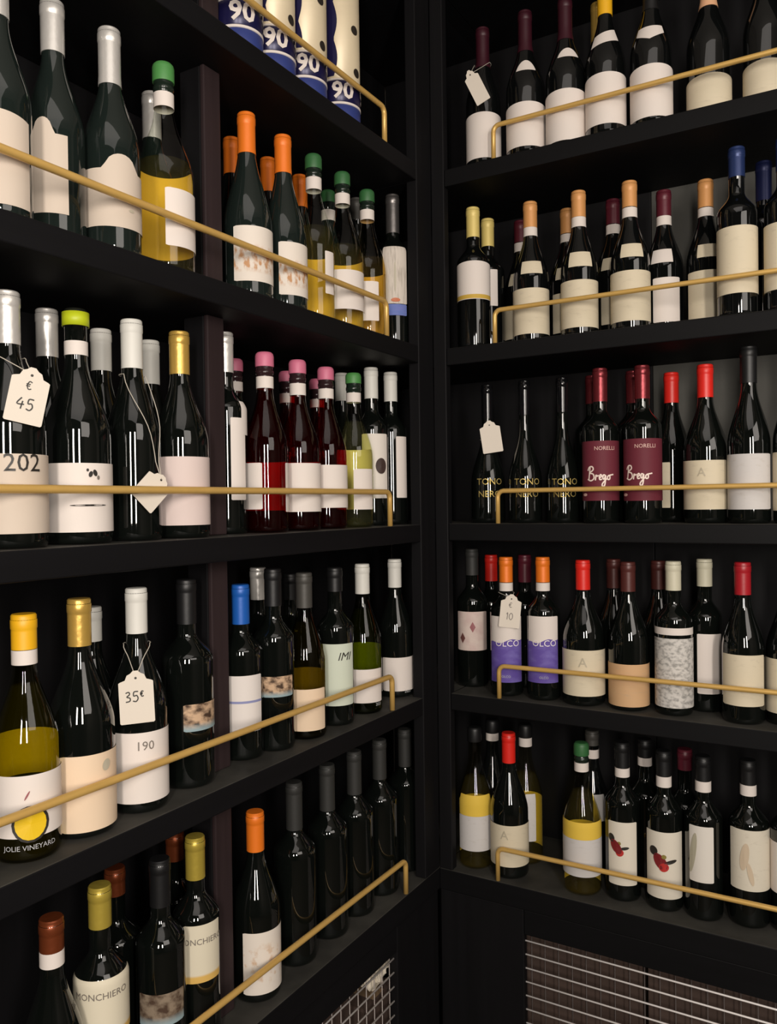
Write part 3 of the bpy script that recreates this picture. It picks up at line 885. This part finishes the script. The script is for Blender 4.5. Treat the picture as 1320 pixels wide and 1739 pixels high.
 ('R2', 'burg', 0.4028, 0.074, 1.773, 0.0377, 0.2981, 'dark', 'apricot', 0.2472, (0.2263, 0.2457), [(0.019, 0.1165, -175.9, 24.1, 'cream', 'r', 0), (0.1419, 0.1691, -104.9, -34.8, 'cream', 'r', 1)], None, None, 'orange capped bottle with cream shoulder strip, third along the front row', -75.9),
 ('R2', 'burg', 0.4552, 0.135, 1.773, 0.0367, 0.2888, 'dark', 'maroon', 0.2374, (0.2184, 0.237), [(0.0214, 0.1089, -113.7, -28.8, 'white', 'r', 0), (0.1382, 0.1658, -120.3, -51.3, 'white', 'r', 1)], None, None, 'maroon capped bottle with white label facing aside', -78.1),
 ('R2', 'burg', 0.5345, 0.135, 1.773, 0.0367, 0.2932, 'dark', 'apricot', 0.2395, (0.2211, 0.2381), [(0.0189, 0.1112, -142.8, -34.1, 'cream', 'r', 0), (0.1359, 0.1617, -106.8, -48.1, 'cream', 'r', 1)], None, None, 'orange capped bottle half hidden by the blue foiled bottle', -80.7),
 ('R2', 'bord', 0.6016, 0.055, 1.773, 0.0346, 0.3117, 'dark', 'bluefoil', 0.2574, None, [(0.0412, 0.1621, -182.6, 17.4, 'cream', 'r', 0)], None, None, 'blue foiled bottle with tall cream label', -82.6),
 ('R2', 'bord', 0.6382, 0.138, 1.773, 0.0368, 0.3067, 'dark', 'bluedark', 0.2328, None, [], None, None, 'dark blue capped bottle in shadow behind the blue foiled one', -84.1),
 ('R2', 'bord', 0.6809, 0.055, 1.773, 0.0343, 0.3112, 'dark', 'bluefoil', 0.254, None, [(0.0383, 0.1559, -185.3, 14.7, 'cream', 'r', 0)], None, None, 'tall cream label bottle cut by the picture edge beside the blue foil', -85.3),
 ('R3', 'slim', 0.0929, 0.074, 1.4, 0.0364, 0.298, 'black', 'gloss', 0.2239, None, [], None, None, 'tall slim black bottle with gold lettering wearing a blank white tag', -66.3),
 ('R3', 'slim', 0.1821, 0.064, 1.4, 0.035, 0.2979, 'black', 'gloss', 0.226, None, [], None, None, 'tall slim black bottle with gold lettering, middle of the three', -68.8),
 ('R3', 'slim', 0.2615, 0.072, 1.4, 0.034, 0.298, 'black', 'gloss', 0.2274, None, [], None, None, 'tall slim black bottle with gold lettering next to the maroon labels', -71.4),
 ('R3', 'bord', 0.3454, 0.055, 1.4, 0.0354, 0.307, 'black', 'maroonfoil', 0.241, None, [(0.0445, 0.1618, -173.9, 26.1, 'maroon', 'r', 0)], None, None, 'maroon label bottle with white script beside the slim black bottles', -73.9),
 ('R3', 'bord', 0.3054, 0.138, 1.4, 0.0368, 0.3065, 'black', 'maroonfoil', 0.2477, None, [], None, None, 'maroon foiled bottle behind the first maroon label bottle', -73.4),
 ('R3', 'bord', 0.4279, 0.055, 1.4, 0.0356, 0.3049, 'black', 'maroonfoil', 0.2405, None, [(0.0434, 0.1622, -176.6, 23.4, 'maroon', 'r', 0)], None, None, 'maroon label bottle with white script beside the red capped bottles', -76.6),
 ('R3', 'bord', 0.39, 0.138, 1.4, 0.0368, 0.3085, 'black', 'maroonfoil', 0.2427, None, [], None, None, 'maroon foiled bottle behind the second maroon label bottle', -76.0),
 ('R3', 'burg', 0.4622, 0.156, 1.4, 0.0367, 0.3008, 'black', 'red', 0.2398, None, [(0.0285, 0.119, -116.7, -83.8, 'cream', 'r', 0)], None, None, 'red capped bottle set back behind the row with a narrow label edge', -78.5),
 ('R3', 'burg', 0.541, 0.073, 1.4, 0.0397, 0.298, 'black', 'red', 0.2362, None, [(0.0256, 0.117, -180.6, 19.4, 'cream', 'r', 0)], None, None, 'red capped bottle with broad cream label in the front row', -80.6),
 ('R3', 'burg', 0.6187, 0.055, 1.4, 0.0367, 0.3208, 'black', 'black', 0.2547, None, [(0.0253, 0.1251, -183.1, -14.8, 'greyl', 'r', 0)], None, None, 'black capped dark bottle with pale grey label', -83.1),
 ('R3', 'burg', 0.6945, 0.055, 1.4, 0.0367, 0.3181, 'black', 'black', 0.2484, None, [(0.0227, 0.126, -185.8, 14.2, 'cream', 'r', 0)], None, None, 'dark bottle at the picture edge with a sliver of cream label', -85.8),
 ('R4', 'bord', 0.0395, 0.1, 1.0369, 0.0343, 0.3034, 'black', 'darkgrey', 0.2452, None, [(0.0811, 0.1667, -132.0, -3.7, 'diamond', 'r', 0)], None, None, 'black capped bottle with pink diamond label beside the corner post', -65.1),
 ('R4', 'bord', 0.0512, 0.18, 1.0369, 0.0368, 0.2852, 'black', 'red', 0.2254, None, [], None, None, 'red capped bottle behind the diamond label and violet label bottles', -66.4),
 ('R4', 'bord', 0.1397, 0.055, 1.0369, 0.0343, 0.2901, 'black', 'orange', 0.2375, (0.2189, 0.2363), [(0.0299, 0.168, -132.6, -7.4, 'white', 'r', 0), (0.0299, 0.1163, -133.9, -8.4, 'violet', 'wave', 0)], None, None, 'orange capped bottle with white and violet label wearing a tag', -67.4),
 ('R4', 'bord', 0.1451, 0.15, 1.0369, 0.0368, 0.2891, 'black', 'maroon', 0.229, None, [], None, None, 'maroon capped bottle behind the tagged violet label bottle', -68.7),
 ('R4', 'bord', 0.2217, 0.055, 1.0369, 0.0343, 0.2919, 'black', 'orange', 0.2406, (0.2226, 0.2395), [(0.0369, 0.1729, -129.5, -14.7, 'white', 'r', 0), (0.0369, 0.1224, -130.5, -15.5, 'violet', 'wave', 0)], None, None, 'orange capped bottle with white and violet label without a tag', -70.0),
 ('R4', 'burg', 0.3067, 0.055, 1.0369, 0.0418, 0.2877, 'black', 'red', 0.2285, None, [(0.0203, 0.1114, -172.6, 27.4, 'cream', 'r', 0)], None, None, 'bright red capped bottle with broad cream label', -72.6),
 ('R4', 'burg', 0.346, 0.138, 1.0369, 0.0392, 0.2854, 'black', 'brown', 0.2255, None, [], None, None, 'brown capped bottle behind the red and brown front bottles', -74.7),
 ('R4', 'burg', 0.3969, 0.055, 1.0369, 0.0385, 0.2864, 'black', 'brown', 0.2289, None, [(0.0089, 0.0908, -175.6, 24.4, 'tan', 'r', 0)], None, None, 'brown capped bottle with tan label in the front row', -75.6),
 ('R4', 'burg', 0.4368, 0.138, 1.0369, 0.0392, 0.284, 'black', 'brown', 0.2269, None, [], None, None, 'brown capped bottle behind the ornate label bottle', -77.5),
 ('R4', 'bord', 0.4829, 0.055, 1.0369, 0.0343, 0.2896, 'black', 'ivory', 0.2348, None, [(0.1529, 0.1662, -178.5, 21.5, 'white', 'r', 0), (0.0155, 0.1463, -178.5, 21.5, 'ornate', 'r', 0)], None, None, 'ivory capped bottle with tall ornate grey label', -78.5),
 ('R4', 'bord', 0.5298, 0.112, 1.0369, 0.0343, 0.2913, 'black', 'ivory', 0.239, None, [(0.0356, 0.1503, -104.4, -23.6, 'white', 'r', 0)], None, None, 'ivory capped bottle with plain tall white label set back', -80.4),
 ('R4', 'burg', 0.6058, 0.055, 1.0369, 0.0367, 0.2909, 'black', 'darkred', 0.2319, None, [(0.0335, 0.1259, -151.0, -16.8, 'cream', 'r', 0)], None, None, 'dark red capped bottle with cream label near the picture edge', -82.7),
 ('R4', 'burg', 0.6776, 0.078, 1.0369, 0.0367, 0.2869, 'black', 'darkred', 0.2329, None, [(0.0216, 0.1194, -185.3, -18.0, 'cream', 'r', 0)], None, None, 'bottle cut by the picture edge beside the dark red capped one', -85.3),
 ('R5', 'burg', 0.0587, 0.061, 0.6545, 0.0367, 0.2981, 'clear3', 'black', 0.2681, None, [(0.1144, 0.1589, -128.5, -2.2, 'yellow', 'r', 0), (0.0394, 0.1144, -131.3, -4.6, 'greyl', 'r', 0)], (0.0202, 0.1389, 39.9, 189.9), 0.19, 'clear bottle of white wine with painted wine-yellow band over its label beside the corner post', -65.1),  # yellow front patch stands in for the back label seen through wine
 ('R5', 'burg', 0.0674, 0.138, 0.6545, 0.0392, 0.2977, 'dark', 'black', 0.2689, (0.2519, 0.2692), [], None, None, 'dark bottle with white collar behind the yellow banded white wine', -66.4),
 ('R5', 'burg', 0.1406, 0.056, 0.6545, 0.04, 0.2978, 'black', 'red', 0.2356, None, [(0.0262, 0.1128, -167.5, 32.5, 'cream', 'r', 0)], None, None, 'red capped bottle with cream label at the rail end', -67.5),
 ('R5', 'burg', 0.1478, 0.135, 0.6545, 0.0367, 0.2979, 'clear3', 'black', 0.2699, (0.2508, 0.2702), [(0.0518, 0.1545, -70.6, -34.6, 'greyl', 'r', 0)], (0.0238, 0.1372, 36.4, 186.4), 0.19, 'white wine with white collar behind the red capped bottle', -68.6),
 ('R5', 'burg', 0.2984, 0.058, 0.6545, 0.038, 0.298, 'clear3', 'darkgreen', 0.2734, (0.2415, 0.2594), [(0.1129, 0.1472, -172.4, 27.6, 'yellow', 'r', 0), (0.0385, 0.1129, -172.4, 27.6, 'greyl', 'r', 0)], (0.012, 0.1259, 32.6, 182.6), 0.2, 'green capped clear bottle of white wine with painted wine-yellow band over its label', -72.4),  # yellow patch paints the back label showing through the wine
 ('R5', 'burg', 0.2909, 0.157, 0.6545, 0.0367, 0.298, 'dark', 'grey', 0.2672, (0.2398, 0.2587), [(0.1147, 0.1694, -71.2, -25.9, 'greyl', 'r', 0)], None, None, 'dark bottle hidden behind the green capped white wine', -73.1),
 ('R5', 'bord', 0.3779, 0.07, 0.6545, 0.0343, 0.3073, 'black', 'black', 0.258, (0.2396, 0.2571), [(0.0332, 0.1576, -126.5, -27.2, 'flower', 'r', 0)], None, None, 'black capped bottle with red flower label, first of the pair', -75.1),
 ('R5', 'bord', 0.4034, 0.15, 0.6545, 0.0368, 0.2962, 'black', 'black', 0.2606, (0.2427, 0.2597), [], None, None, 'black capped bottle with white collar behind the flower labels', -76.6),
 ('R5', 'bord', 0.4586, 0.069, 0.6545, 0.0343, 0.302, 'black', 'black', 0.2545, (0.2332, 0.2537), [(0.0259, 0.1539, -145.8, -11.4, 'flower', 'r', 0)], None, None, 'black capped bottle with red flower label, second of the pair', -77.8),
 ('R5', 'bord', 0.4849, 0.138, 0.6545, 0.0368, 0.2902, 'black', 'maroon', 0.25, None, [], None, None, 'maroon capped bottle in shadow behind the second flower label', -79.1),
 ('R5', 'bord', 0.5313, 0.069, 0.6545, 0.0343, 0.3021, 'black', 'black', 0.2569, (0.2361, 0.2561), [(0.0732, 0.1784, -126.5, -50.1, 'leafy', 'r', 0)], None, None, 'black capped bottle with white label turned aside', -80.2),
 ('R5', 'bord', 0.6086, 0.084, 0.6545, 0.0358, 0.3019, 'black', 'black', 0.2578, (0.2373, 0.2571), [(0.0698, 0.1816, -141.5, 17.1, 'figure', 'r', 0)], None, None, 'black capped bottle with faint orange figure on label', -82.9),
 ('R5', 'bord', 0.6795, 0.091, 0.6545, 0.0345, 0.302, 'black', 'black', 0.2579, (0.24, 0.2572), [(0.071, 0.1638, -185.4, -25.3, 'white', 'r', 0)], None, None, 'bottle cut by the picture edge next to the figure label', -85.4),
]
LETTERING = [
 (17, 0, '202', 0.0966, -15.5, 0.0209, 'ink', 0),
 (35, None, 'JOLIE VINEYARD', 0.0189, -30.8, 0.0059, 'palegrey', 0),
 (38, 0, '190', 0.0905, -30.3, 0.0122, 'softink', 0),
 (45, 0, 'IMI', 0.1276, -29.2, 0.0151, 'ink', 0.3),
 (84, 0, 'NORELLI', 0.1467, -61.1, 0.0077, 'pink', 0),
 (86, 0, 'NORELLI', 0.1475, -68.9, 0.0076, 'pink', 0),
 (49, 0, 'MONCHIERO', 0.1731, -39.9, 0.0086, 'softink', 0),
 (52, 0, 'MONCHIERO', 0.1569, -34.1, 0.0088, 'softink', 0),
 (94, 1, 'OLCO', 0.1113, -65.1, 0.0136, 'paper', 0),
 (96, 1, 'OLCO', 0.1176, -66.7, 0.0134, 'paper', 0),
 (94, 1, 'OLCO', 0.0422, -70.7, 0.005, 'palegrey', 0),
 (96, 1, 'OLCO', 0.0478, -70.1, 0.0049, 'palegrey', 0),
 (97, 0, 'A', 0.0868, -75.5, 0.0191, 'faint', 0),
 (107, 0, 'A', 0.0919, -83.3, 0.0186, 'faint', 0),
 (89, 0, 'A', 0.0944, -91.6, 0.0164, 'faint', 0),
 (46, None, '2021', 0.0181, -8.8, 0.0057, 'palegrey', 0),
 (47, None, '2021', 0.0129, -19.1, 0.0062, 'palegrey', 0),
 (84, 0, '@Brego', 0.0963, -74.9, 0.0268, 'script', 0),
 (86, 0, '@Brego', 0.0963, -89.2, 0.0264, 'script', 0),
 (81, None, 'TONO', 0.0876, -60.6, 0.0139, 'gilt', 0),
 (81, None, 'NERO', 0.0613, -61.1, 0.0139, 'gilt', 0),
 (82, None, 'TONO', 0.0853, -61.3, 0.0136, 'gilt', 0),
 (82, None, 'NERO', 0.0598, -61.8, 0.0136, 'gilt', 0),
 (83, None, 'TONO', 0.0835, -63.9, 0.0134, 'gilt', 0),
 (83, None, 'NERO', 0.0585, -64.4, 0.0134, 'gilt', 0),
]
PRINTS = [
 (19, 0, 'e', 0.0921, -23.6, 0.0032, 0.0039, 'ink', 0),
 (19, 0, 'e', 0.087, -18.6, 0.005, 0.0078, 'ink', 20),
 (19, 0, 'e', 0.0886, -10.9, 0.0053, 0.0086, 'ink', -20),
 (19, 0, 'e', 0.0828, -5.3, 0.0037, 0.0055, 'softink', 0),
 (19, 0, 'e', 0.0483, -21.6, 0.0472, 0.0023, 'ink', 0),
 (33, 0, 'e', 0.1213, -26.8, 0.0253, 0.0324, 'wood', 0),
 (35, 0, 'e', 0.0461, -30.1, 0.0422, 0.0428, 'ink', 0),
 (35, 0, 'e', 0.0461, -30.1, 0.0355, 0.0369, 'sun', 0),
 (36, 0, 'e', 0.0871, 3.5, 0.0115, 0.0148, 'fade', 20),
 (92, 0, 'd', 0.133, -64.9, 0.013, 0.0234, 'mauve', 0),
 (92, 0, 'd', 0.1084, -103.3, 0.0133, 0.0235, 'plum', 0),
 (113, 0, 'e', 0.1163, -112.2, 0.0172, 0.0178, 'ink', -20),
 (113, 0, 'e', 0.0971, -90.5, 0.0218, 0.0354, 'wine', -35),
 (113, 0, 'e', 0.087, -79.6, 0.0189, 0.0165, 'rouge', -20),
 (113, 0, 'e', 0.0979, -59.1, 0.0249, 0.0071, 'ink', -15),
 (113, 0, 'e', 0.1074, -79.3, 0.0094, 0.0083, 'olivep', 0),
 (111, 0, 'e', 0.125, -112.2, 0.0135, 0.0168, 'ink', -20),
 (111, 0, 'e', 0.1089, -97.2, 0.0181, 0.0311, 'wine', -35),
 (111, 0, 'e', 0.0976, -85.5, 0.0158, 0.0143, 'rouge', -20),
 (111, 0, 'e', 0.1068, -70.2, 0.018, 0.006, 'ink', -10),
 (111, 0, 'e', 0.116, -87.2, 0.0073, 0.0072, 'olivep', 0),
 (116, 0, 'e', 0.1321, -94.2, 0.0155, 0.0516, 'figure', 8),
 (116, 0, 'e', 0.1014, -78.4, 0.0094, 0.0422, 'figure', -12),
 (115, 0, 'e', 0.1268, -112.6, 0.0125, 0.0775, 'leafy', 8),
 (16, 0, 'e', 0.0964, -52.8, 0.0199, 0.0086, 'rust', 0),
 (16, 0, 'e', 0.1454, -53.8, 0.005, 0.0617, 'fade', 0),
 (84, 0, 'e', 0.0565, -127.6, 0.0122, 0.006, 'pink', 0),
 (86, 0, 'e', 0.0552, -138.1, 0.0149, 0.0059, 'pink', 0),
 (2, 0, 'e', 0.0578, -1.9, 0.0083, 0.004, 'fade', 0),
 (35, 0, 'e', 0.0792, -35.0, 0.0118, 0.0022, 'mauve', -60),
]
TAGS = [
 (17, -0.0119, -0.975, 1.5741, -25.2, 0.0413, 0.0649, 12, ['€', '45'], 'with handwritten euro 45 hanging on the silver capped bottle'),
 (21, -0.0168, -0.7861, 1.4685, -13.1, 0.041, 0.0509, 45, [], 'blank, turned on its corner, corded to the bare white capped bottle'),
 (38, -0.0241, -0.8131, 1.1951, -42.9, 0.0441, 0.0698, -2, ['35€'], 'with handwritten 35 euro hanging on the white capped bottle'),
 (81, 0.1093, 0.0548, 1.585, -60.4, 0.0434, 0.069, -8, [], 'blank, hanging on the first slim black bottle'),
 (94, 0.1618, 0.0237, 1.2176, -63.0, 0.0425, 0.0699, 6, ['€', '10'], 'with handwritten euro 10 hanging on the orange capped bottle'),
 (60, 0.1121, -0.0067, 2.3041, -78.2, 0.0303, 0.0771, -25, [], 'narrow folded, leaning off the shoulder of the maroon capped bottle'),
]

GROUPS = {'L2': 'bottles on the second shelf of the divided unit', 'L3': 'bottles on the middle shelf of the divided unit', 'L4': 'bottles on the fourth shelf of the divided unit',
          'L5': 'bottles on the lowest shelf of the divided unit', 'R1': 'bottles on the top shelf of the plain unit', 'R2': 'bottles on the second shelf of the plain unit',
          'R3': 'bottles on the middle shelf of the plain unit', 'R4': 'bottles on the fourth shelf of the plain unit', 'R5': 'bottles on the lowest shelf of the plain unit'}
CLEAR = set(WINE)
BODIES = []
LABELS = []
for (sh, typ, x, y, z, Rb, H, glass, cap, zc, band, labs, bk, fill, text, A) in BOTTLES:
    t = thing('wine_bottle', text, 'bottle', (x, y, z + .0003), GROUPS[sh])
    prof = bottle_profile(typ, Rb, H)
    bm = bmesh.new()
    lathe(bm, prof, 40)
    body = obj('glass', bm, GLASS[glass](), t, True)
    if fill:
        ip = [p for p in bottle_profile(typ, Rb, H, .0022) if p[1] < fill]
        ip += [(radius(typ, Rb, H, fill) - .0022, fill), (0, fill)]
        bm = bmesh.new()
        lathe(bm, ip, 32)
        obj('wine', bm, liquid('wine_' + glass, WINE[glass]), t, True, label='pink wine' if glass == 'rose' else 'pale wine')
    # capsule
    short = zc >= H - .030
    extra = .0015 if short else .0008
    rn = radius(typ, Rb, H, H) + extra
    if short:
        cp = [(rn - .0012, zc), (rn, zc), (rn + .0004, zc + .002), (rn + .0004, H - .006), (rn - .0006, H - .002), (rn - .003, H + .0006), (rn * .5, H + .0012), (0, H + .0013)]
    else:
        q0 = radius(typ, Rb, H, zc) + extra
        cp = [(q0 - .001, zc), (q0, zc), (q0, zc)]
        cp += [(radius(typ, Rb, H, zc + (H - .02 - zc) * q) + extra, zc + (H - .02 - zc) * q) for q in (.25, .5, .75, 1)]
        cp += [(rn, H - .0175), (rn + .0006, H - .0165), (rn + .0006, H - .0065), (rn, H - .0055), (rn, H - .0012), (rn, H - .0012), (rn - .0012, H + .0004), (rn - .0012, H + .0004), (0, H + .0006)]
    bm = bmesh.new()
    lathe(bm, cp, 28)
    bmesh.ops.remove_doubles(bm, verts=bm.verts, dist=1e-6)
    for f in bm.faces:
        f.smooth = True
    for e in bm.edges:
        if len(e.link_faces) == 2 and e.calc_face_angle(0) > .6:
            e.smooth = False
    obj('capsule', bm, capmat(cap), t)
    if cap == 'lime':
        bm = bmesh.new()
        lathe(bm, [(rn + .0002, zc), (rn + .0016, zc), (rn + .0016, H - .004), (rn + .0002, H - .004)], 28)
        obj('ring', bm, capmat('limeband'), t, True, label='lime green ring')
    if band:
        b0, b1 = band
        b0 = max(b0, SHAPE[typ][1] * H * .8)
        b1 = max(b1, b0 + .012)
        bm = bmesh.new()
        lathe(bm, [(radius(typ, Rb, H, b0 + (b1 - b0) * q) + .0009, b0 + (b1 - b0) * q) for q in (0, .25, .5, .75, 1)], 28)
        obj('neck_band', bm, paper('white'), t, True, label='white paper collar')
    if band and glass in CLEAR and zc > H - .03:
        q0, q1 = b1 - .001, zc + .001
        bm = bmesh.new()
        lathe(bm, [(radius(typ, Rb, H, q0 + (q1 - q0) * q) + .0003 + (.0009 if .3 < q < .6 else 0), q0 + (q1 - q0) * q) for q in (0, .28, .32, .58, .62, 1)], 28)
        obj('neck_sleeve', bm, solid('sleeve_' + ('rose' if glass == 'rose' else 'green'), (.030, .014, .016) if glass == 'rose' else (.012, .020, .014), .2), t, True, label='dark sleeve between cap and collar')
    ls = []
    for i, (z0, z1, a0, a1, mk, shp, neck) in enumerate(labs):
        bm = patch(typ, Rb, H, z0, z1, a0, a1, shp, .0006 + (.0003 * i if not neck else 0), neck=bool(neck))
        ls.append(obj('neck_label' if neck else 'label', bm, paper(mk), t))
    if bk:
        bm = patch(typ, Rb, H, bk[0], bk[1], bk[2], bk[3], 'r', -.0004)
        obj('back_label', bm, paper('back'), t)
    BODIES.append((t, body, typ, Rb, H))
    LABELS.append(ls)

for (bi, li, s, z, az, h, col, sh) in LETTERING:
    t, body, typ, Rb, H = BODIES[bi]
    bm = wrap(hand(s[1:], h) if s[0] == '@' else text_mesh(s, h, sh), typ, Rb, H, z, az, .0016)
    obj('lettering', bm, ink(col), LABELS[bi][li] if li is not None else body)
for (bi, li, kind, z, az, w, h, col, rot) in PRINTS:
    t, body, typ, Rb, H = BODIES[bi]
    bm = bmesh.new()
    n = 4 if kind == 'd' else 18
    ca, sa = math.cos(R(rot)), math.sin(R(rot))
    rim = []
    for k in range(n):
        px, py = w / 2 * math.cos(2 * math.pi * k / n), h / 2 * math.sin(2 * math.pi * k / n)
        rim.append(bm.verts.new((px * ca + py * sa, -px * sa + py * ca, 0)))
    c = bm.verts.new((0, 0, 0))
    for k in range(n):
        bm.faces.new((c, rim[k], rim[(k + 1) % n]))
    PK = PRINTS.index((bi, li, kind, z, az, w, h, col, rot))
    wrap(bm, typ, Rb, H, z, az, .0013 + .00008 * (PK % 9))
    obj('print', bm, ink(col), LABELS[bi][li])

# ------------------------------------------------------------------ price tags
CORD = solid('pale_string', (.55, .50, .42), .8)
for (bi, X, Y, Z, az, w, h, rot, lines, text) in TAGS:
    bt, body, typ, Rb, H = BODIES[bi]
    lab = ('cream card price tag ' + text)
    t = thing('price_tag', lab, 'price tag', (X, Y, Z), 'card tags hung on bottle necks')
    fr = Matrix.Rotation(R(az) + math.pi / 2, 4, 'Z') @ Matrix.Rotation(math.pi / 2, 4, 'X') @ Matrix.Rotation(R(-rot), 4, 'Z')
    # outline in the card's own plane (x across, y up), scalloped shoulders towards the hole
    hw, hh = w / 2, h / 2
    c = .12 * w
    out = [(-hw + c * .3, -hh), (hw - c * .3, -hh), (hw, -hh + c * .3), (hw, hh - .22 * h), (hw - c * .4, hh - .20 * h), (hw * .62, hh - .17 * h), (hw * .50, hh - .08 * h),
           (hw * .30, hh - .05 * h), (hw * .14, hh), (-hw * .14, hh), (-hw * .30, hh - .05 * h), (-hw * .50, hh - .08 * h), (-hw * .62, hh - .17 * h),
           (-hw + c * .4, hh - .20 * h), (-hw, hh - .22 * h), (-hw, -hh + c * .3)]
    if w < .025:
        out = [(-hw, -hh), (hw, -hh), (hw, hh - .15 * h), (hw * .4, hh), (-hw * .4, hh), (-hw, hh - .15 * h)]
    bm = bmesh.new()
    f = bm.faces.new([bm.verts.new((px, py, 0)) for px, py in out])
    r_ = bmesh.ops.extrude_face_region(bm, geom=[f])
    for v in [g for g in r_['geom'] if isinstance(g, bmesh.types.BMVert)]:
        v.co.z += .0007
    bmesh.ops.recalc_face_normals(bm, faces=bm.faces)
    bmesh.ops.transform(bm, matrix=fr, verts=bm.verts)
    obj('card', bm, paper('tag'), t)
    hole = fr @ Vector((0, hh - .12 * h, .0008))
    bm = bmesh.new()
    bmesh.ops.create_circle(bm, cap_ends=True, radius=.0016, segments=12)
    bmesh.ops.transform(bm, matrix=Matrix.Translation((0, hh - .14 * h, .0009)), verts=bm.verts)
    bmesh.ops.transform(bm, matrix=fr, verts=bm.verts)
    obj('eyelet', bm, ink('hole'), t)
    for k, s in enumerate(lines):
        sz = .20 * h if len(lines) > 1 else .19 * h
        bm = hand(s, sz * (.8 if s == '\u20ac' else 1), .12)
        yy = (.17 * h - k * .34 * h) if len(lines) > 1 else .0
        bmesh.ops.transform(bm, matrix=fr @ Matrix.Translation((0, yy, .0011)), verts=bm.verts)
        obj('lettering', bm, ink('ink' if text.find('10') < 0 else 'softink'), t)
    # string from the hole, round the neck
    zn = SHAPE[typ][1] * H
    zk = min(zn + .004, H - .075) if typ != 'slim' else zn * .9
    rr = radius(typ, Rb, H, zk - .006) + .0022
    bx, by, bz = bt.location
    loop = []
    aa = math.atan2(Y - by, X - bx)
    for q in range(0, 13):
        a = aa + R(70) + R(220) * q / 12
        loop.append(Vector((bx + rr * math.cos(a), by + rr * math.sin(a), bz + zk)) - Vector((X, Y, Z)))

    def hang(p, q, lift):
        res = []
        for s in [q / 12 for q in range(1, 12)]:
            v = p.lerp(q, s)
            wz = v + Vector((X, Y, Z))
            rad = radius(typ, Rb, H, max(0, wz.z - bz - .004)) + .0036
            d = Vector((wz.x - bx, wz.y - by, 0))
            if d.length < rad:
                d = d.normalized() * rad
                v = Vector((bx + d.x - X, by + d.y - Y, v.z))
            res.append(v)
        return res
    path = [hole] + hang(hole, loop[0], 0) + loop + hang(loop[-1], hole, 0) + [hole]
    bm = bmesh.new()
    tube(bm, path, .0006, 6)
    obj('string', bm, CORD, t, True)

# ------------------------------------------------------------------ gift tins on the top shelf
NAVY = solid('navy_lacquer', hexc('1C1A44'), .3, .2)
CREAM = solid('cream_lacquer', hexc('E4D4B4'), .4, .1)
TR, TB = .0395, TOPS[0]
place = ['nearest the rail end', 'second from the rail end', 'third from the rail end', 'farthest from the rail end']
for k, yy in enumerate((-.263, -.374, -.466, -.552)):
    t = thing('gift_tin', 'tall cream and navy gift tin with round dots, ' + place[k], 'tin', (-.056, yy, TB + .0003), 'gift tins on the top shelf of the divided unit')
    A = math.degrees(math.atan2(-1.567 - yy, .8136 + .056))

    def ring(name, z0, z1, dr, mat, label=None):
        bm = bmesh.new()
        lathe(bm, [(0, z0), (TR + dr - .001, z0), (TR + dr, z0 + .0008), (TR + dr, z1 - .0008), (TR + dr - .001, z1), (0, z1)], 40)
        return obj(name, bm, mat, t, True, label)
    ring('base', 0, .036, 0, ink('tin_reflection'), 'base with painted blue reflection')  # blue reflection painted into the colour of the dark base
    ring('rim', .036, .0405, .0008, paper('white'), 'pale rim')
    bandp = ring('band', .0405, .080, 0, NAVY, 'navy band with pale figures')
    ring('rim', .080, .0835, .0008, paper('white'), 'pale rim')
    body = ring('body', .0835, .345, 0, CREAM, 'cream tube')
    ring('lid', .345, .37, .0012, NAVY, 'navy lid')

    def on(bm, z, az, off):
        for v in bm.verts:
            a = R(az) + v.co.x / TR
            v.co = Vector(((TR + off) * math.cos(a), (TR + off) * math.sin(a), z + v.co.y))
        return bm
    for dd in (-80, 10, 100):
        obj('lettering', on(text_mesh('90', .030, 0, .0012), .060, A + dd, .0012), paper('white'), bandp)
    # navy scalloped strip on the tube's left side
    bm = bmesh.new()
    prev = None
    for q in range(40):
        zz = q * .255 / 39
        wv = .004 + .007 * abs(math.sin(q * .30 + k))
        a, b = bm.verts.new((-.009, zz, 0)), bm.verts.new((wv, zz, 0))
        mid = bm.verts.new((wv * .2, zz, 0))
        if prev:
            bm.faces.new((prev[0], prev[2], mid, a))
            bm.faces.new((prev[2], prev[1], b, mid))
        prev = (a, b, mid)
    obj('strip', on(bm, .087, A - 20, .0006), NAVY, body, label='navy scalloped strip')
    for zz, da in ((.10, 55), (.178, 48), (.256, 52), (.21, -130), (.13, -140)):
        bm = bmesh.new()
        bmesh.ops.create_circle(bm, cap_ends=True, cap_tris=True, radius=.0085, segments=18)
        obj('dot', on(bm, zz, A + da, .0007), ink('hole'), body)
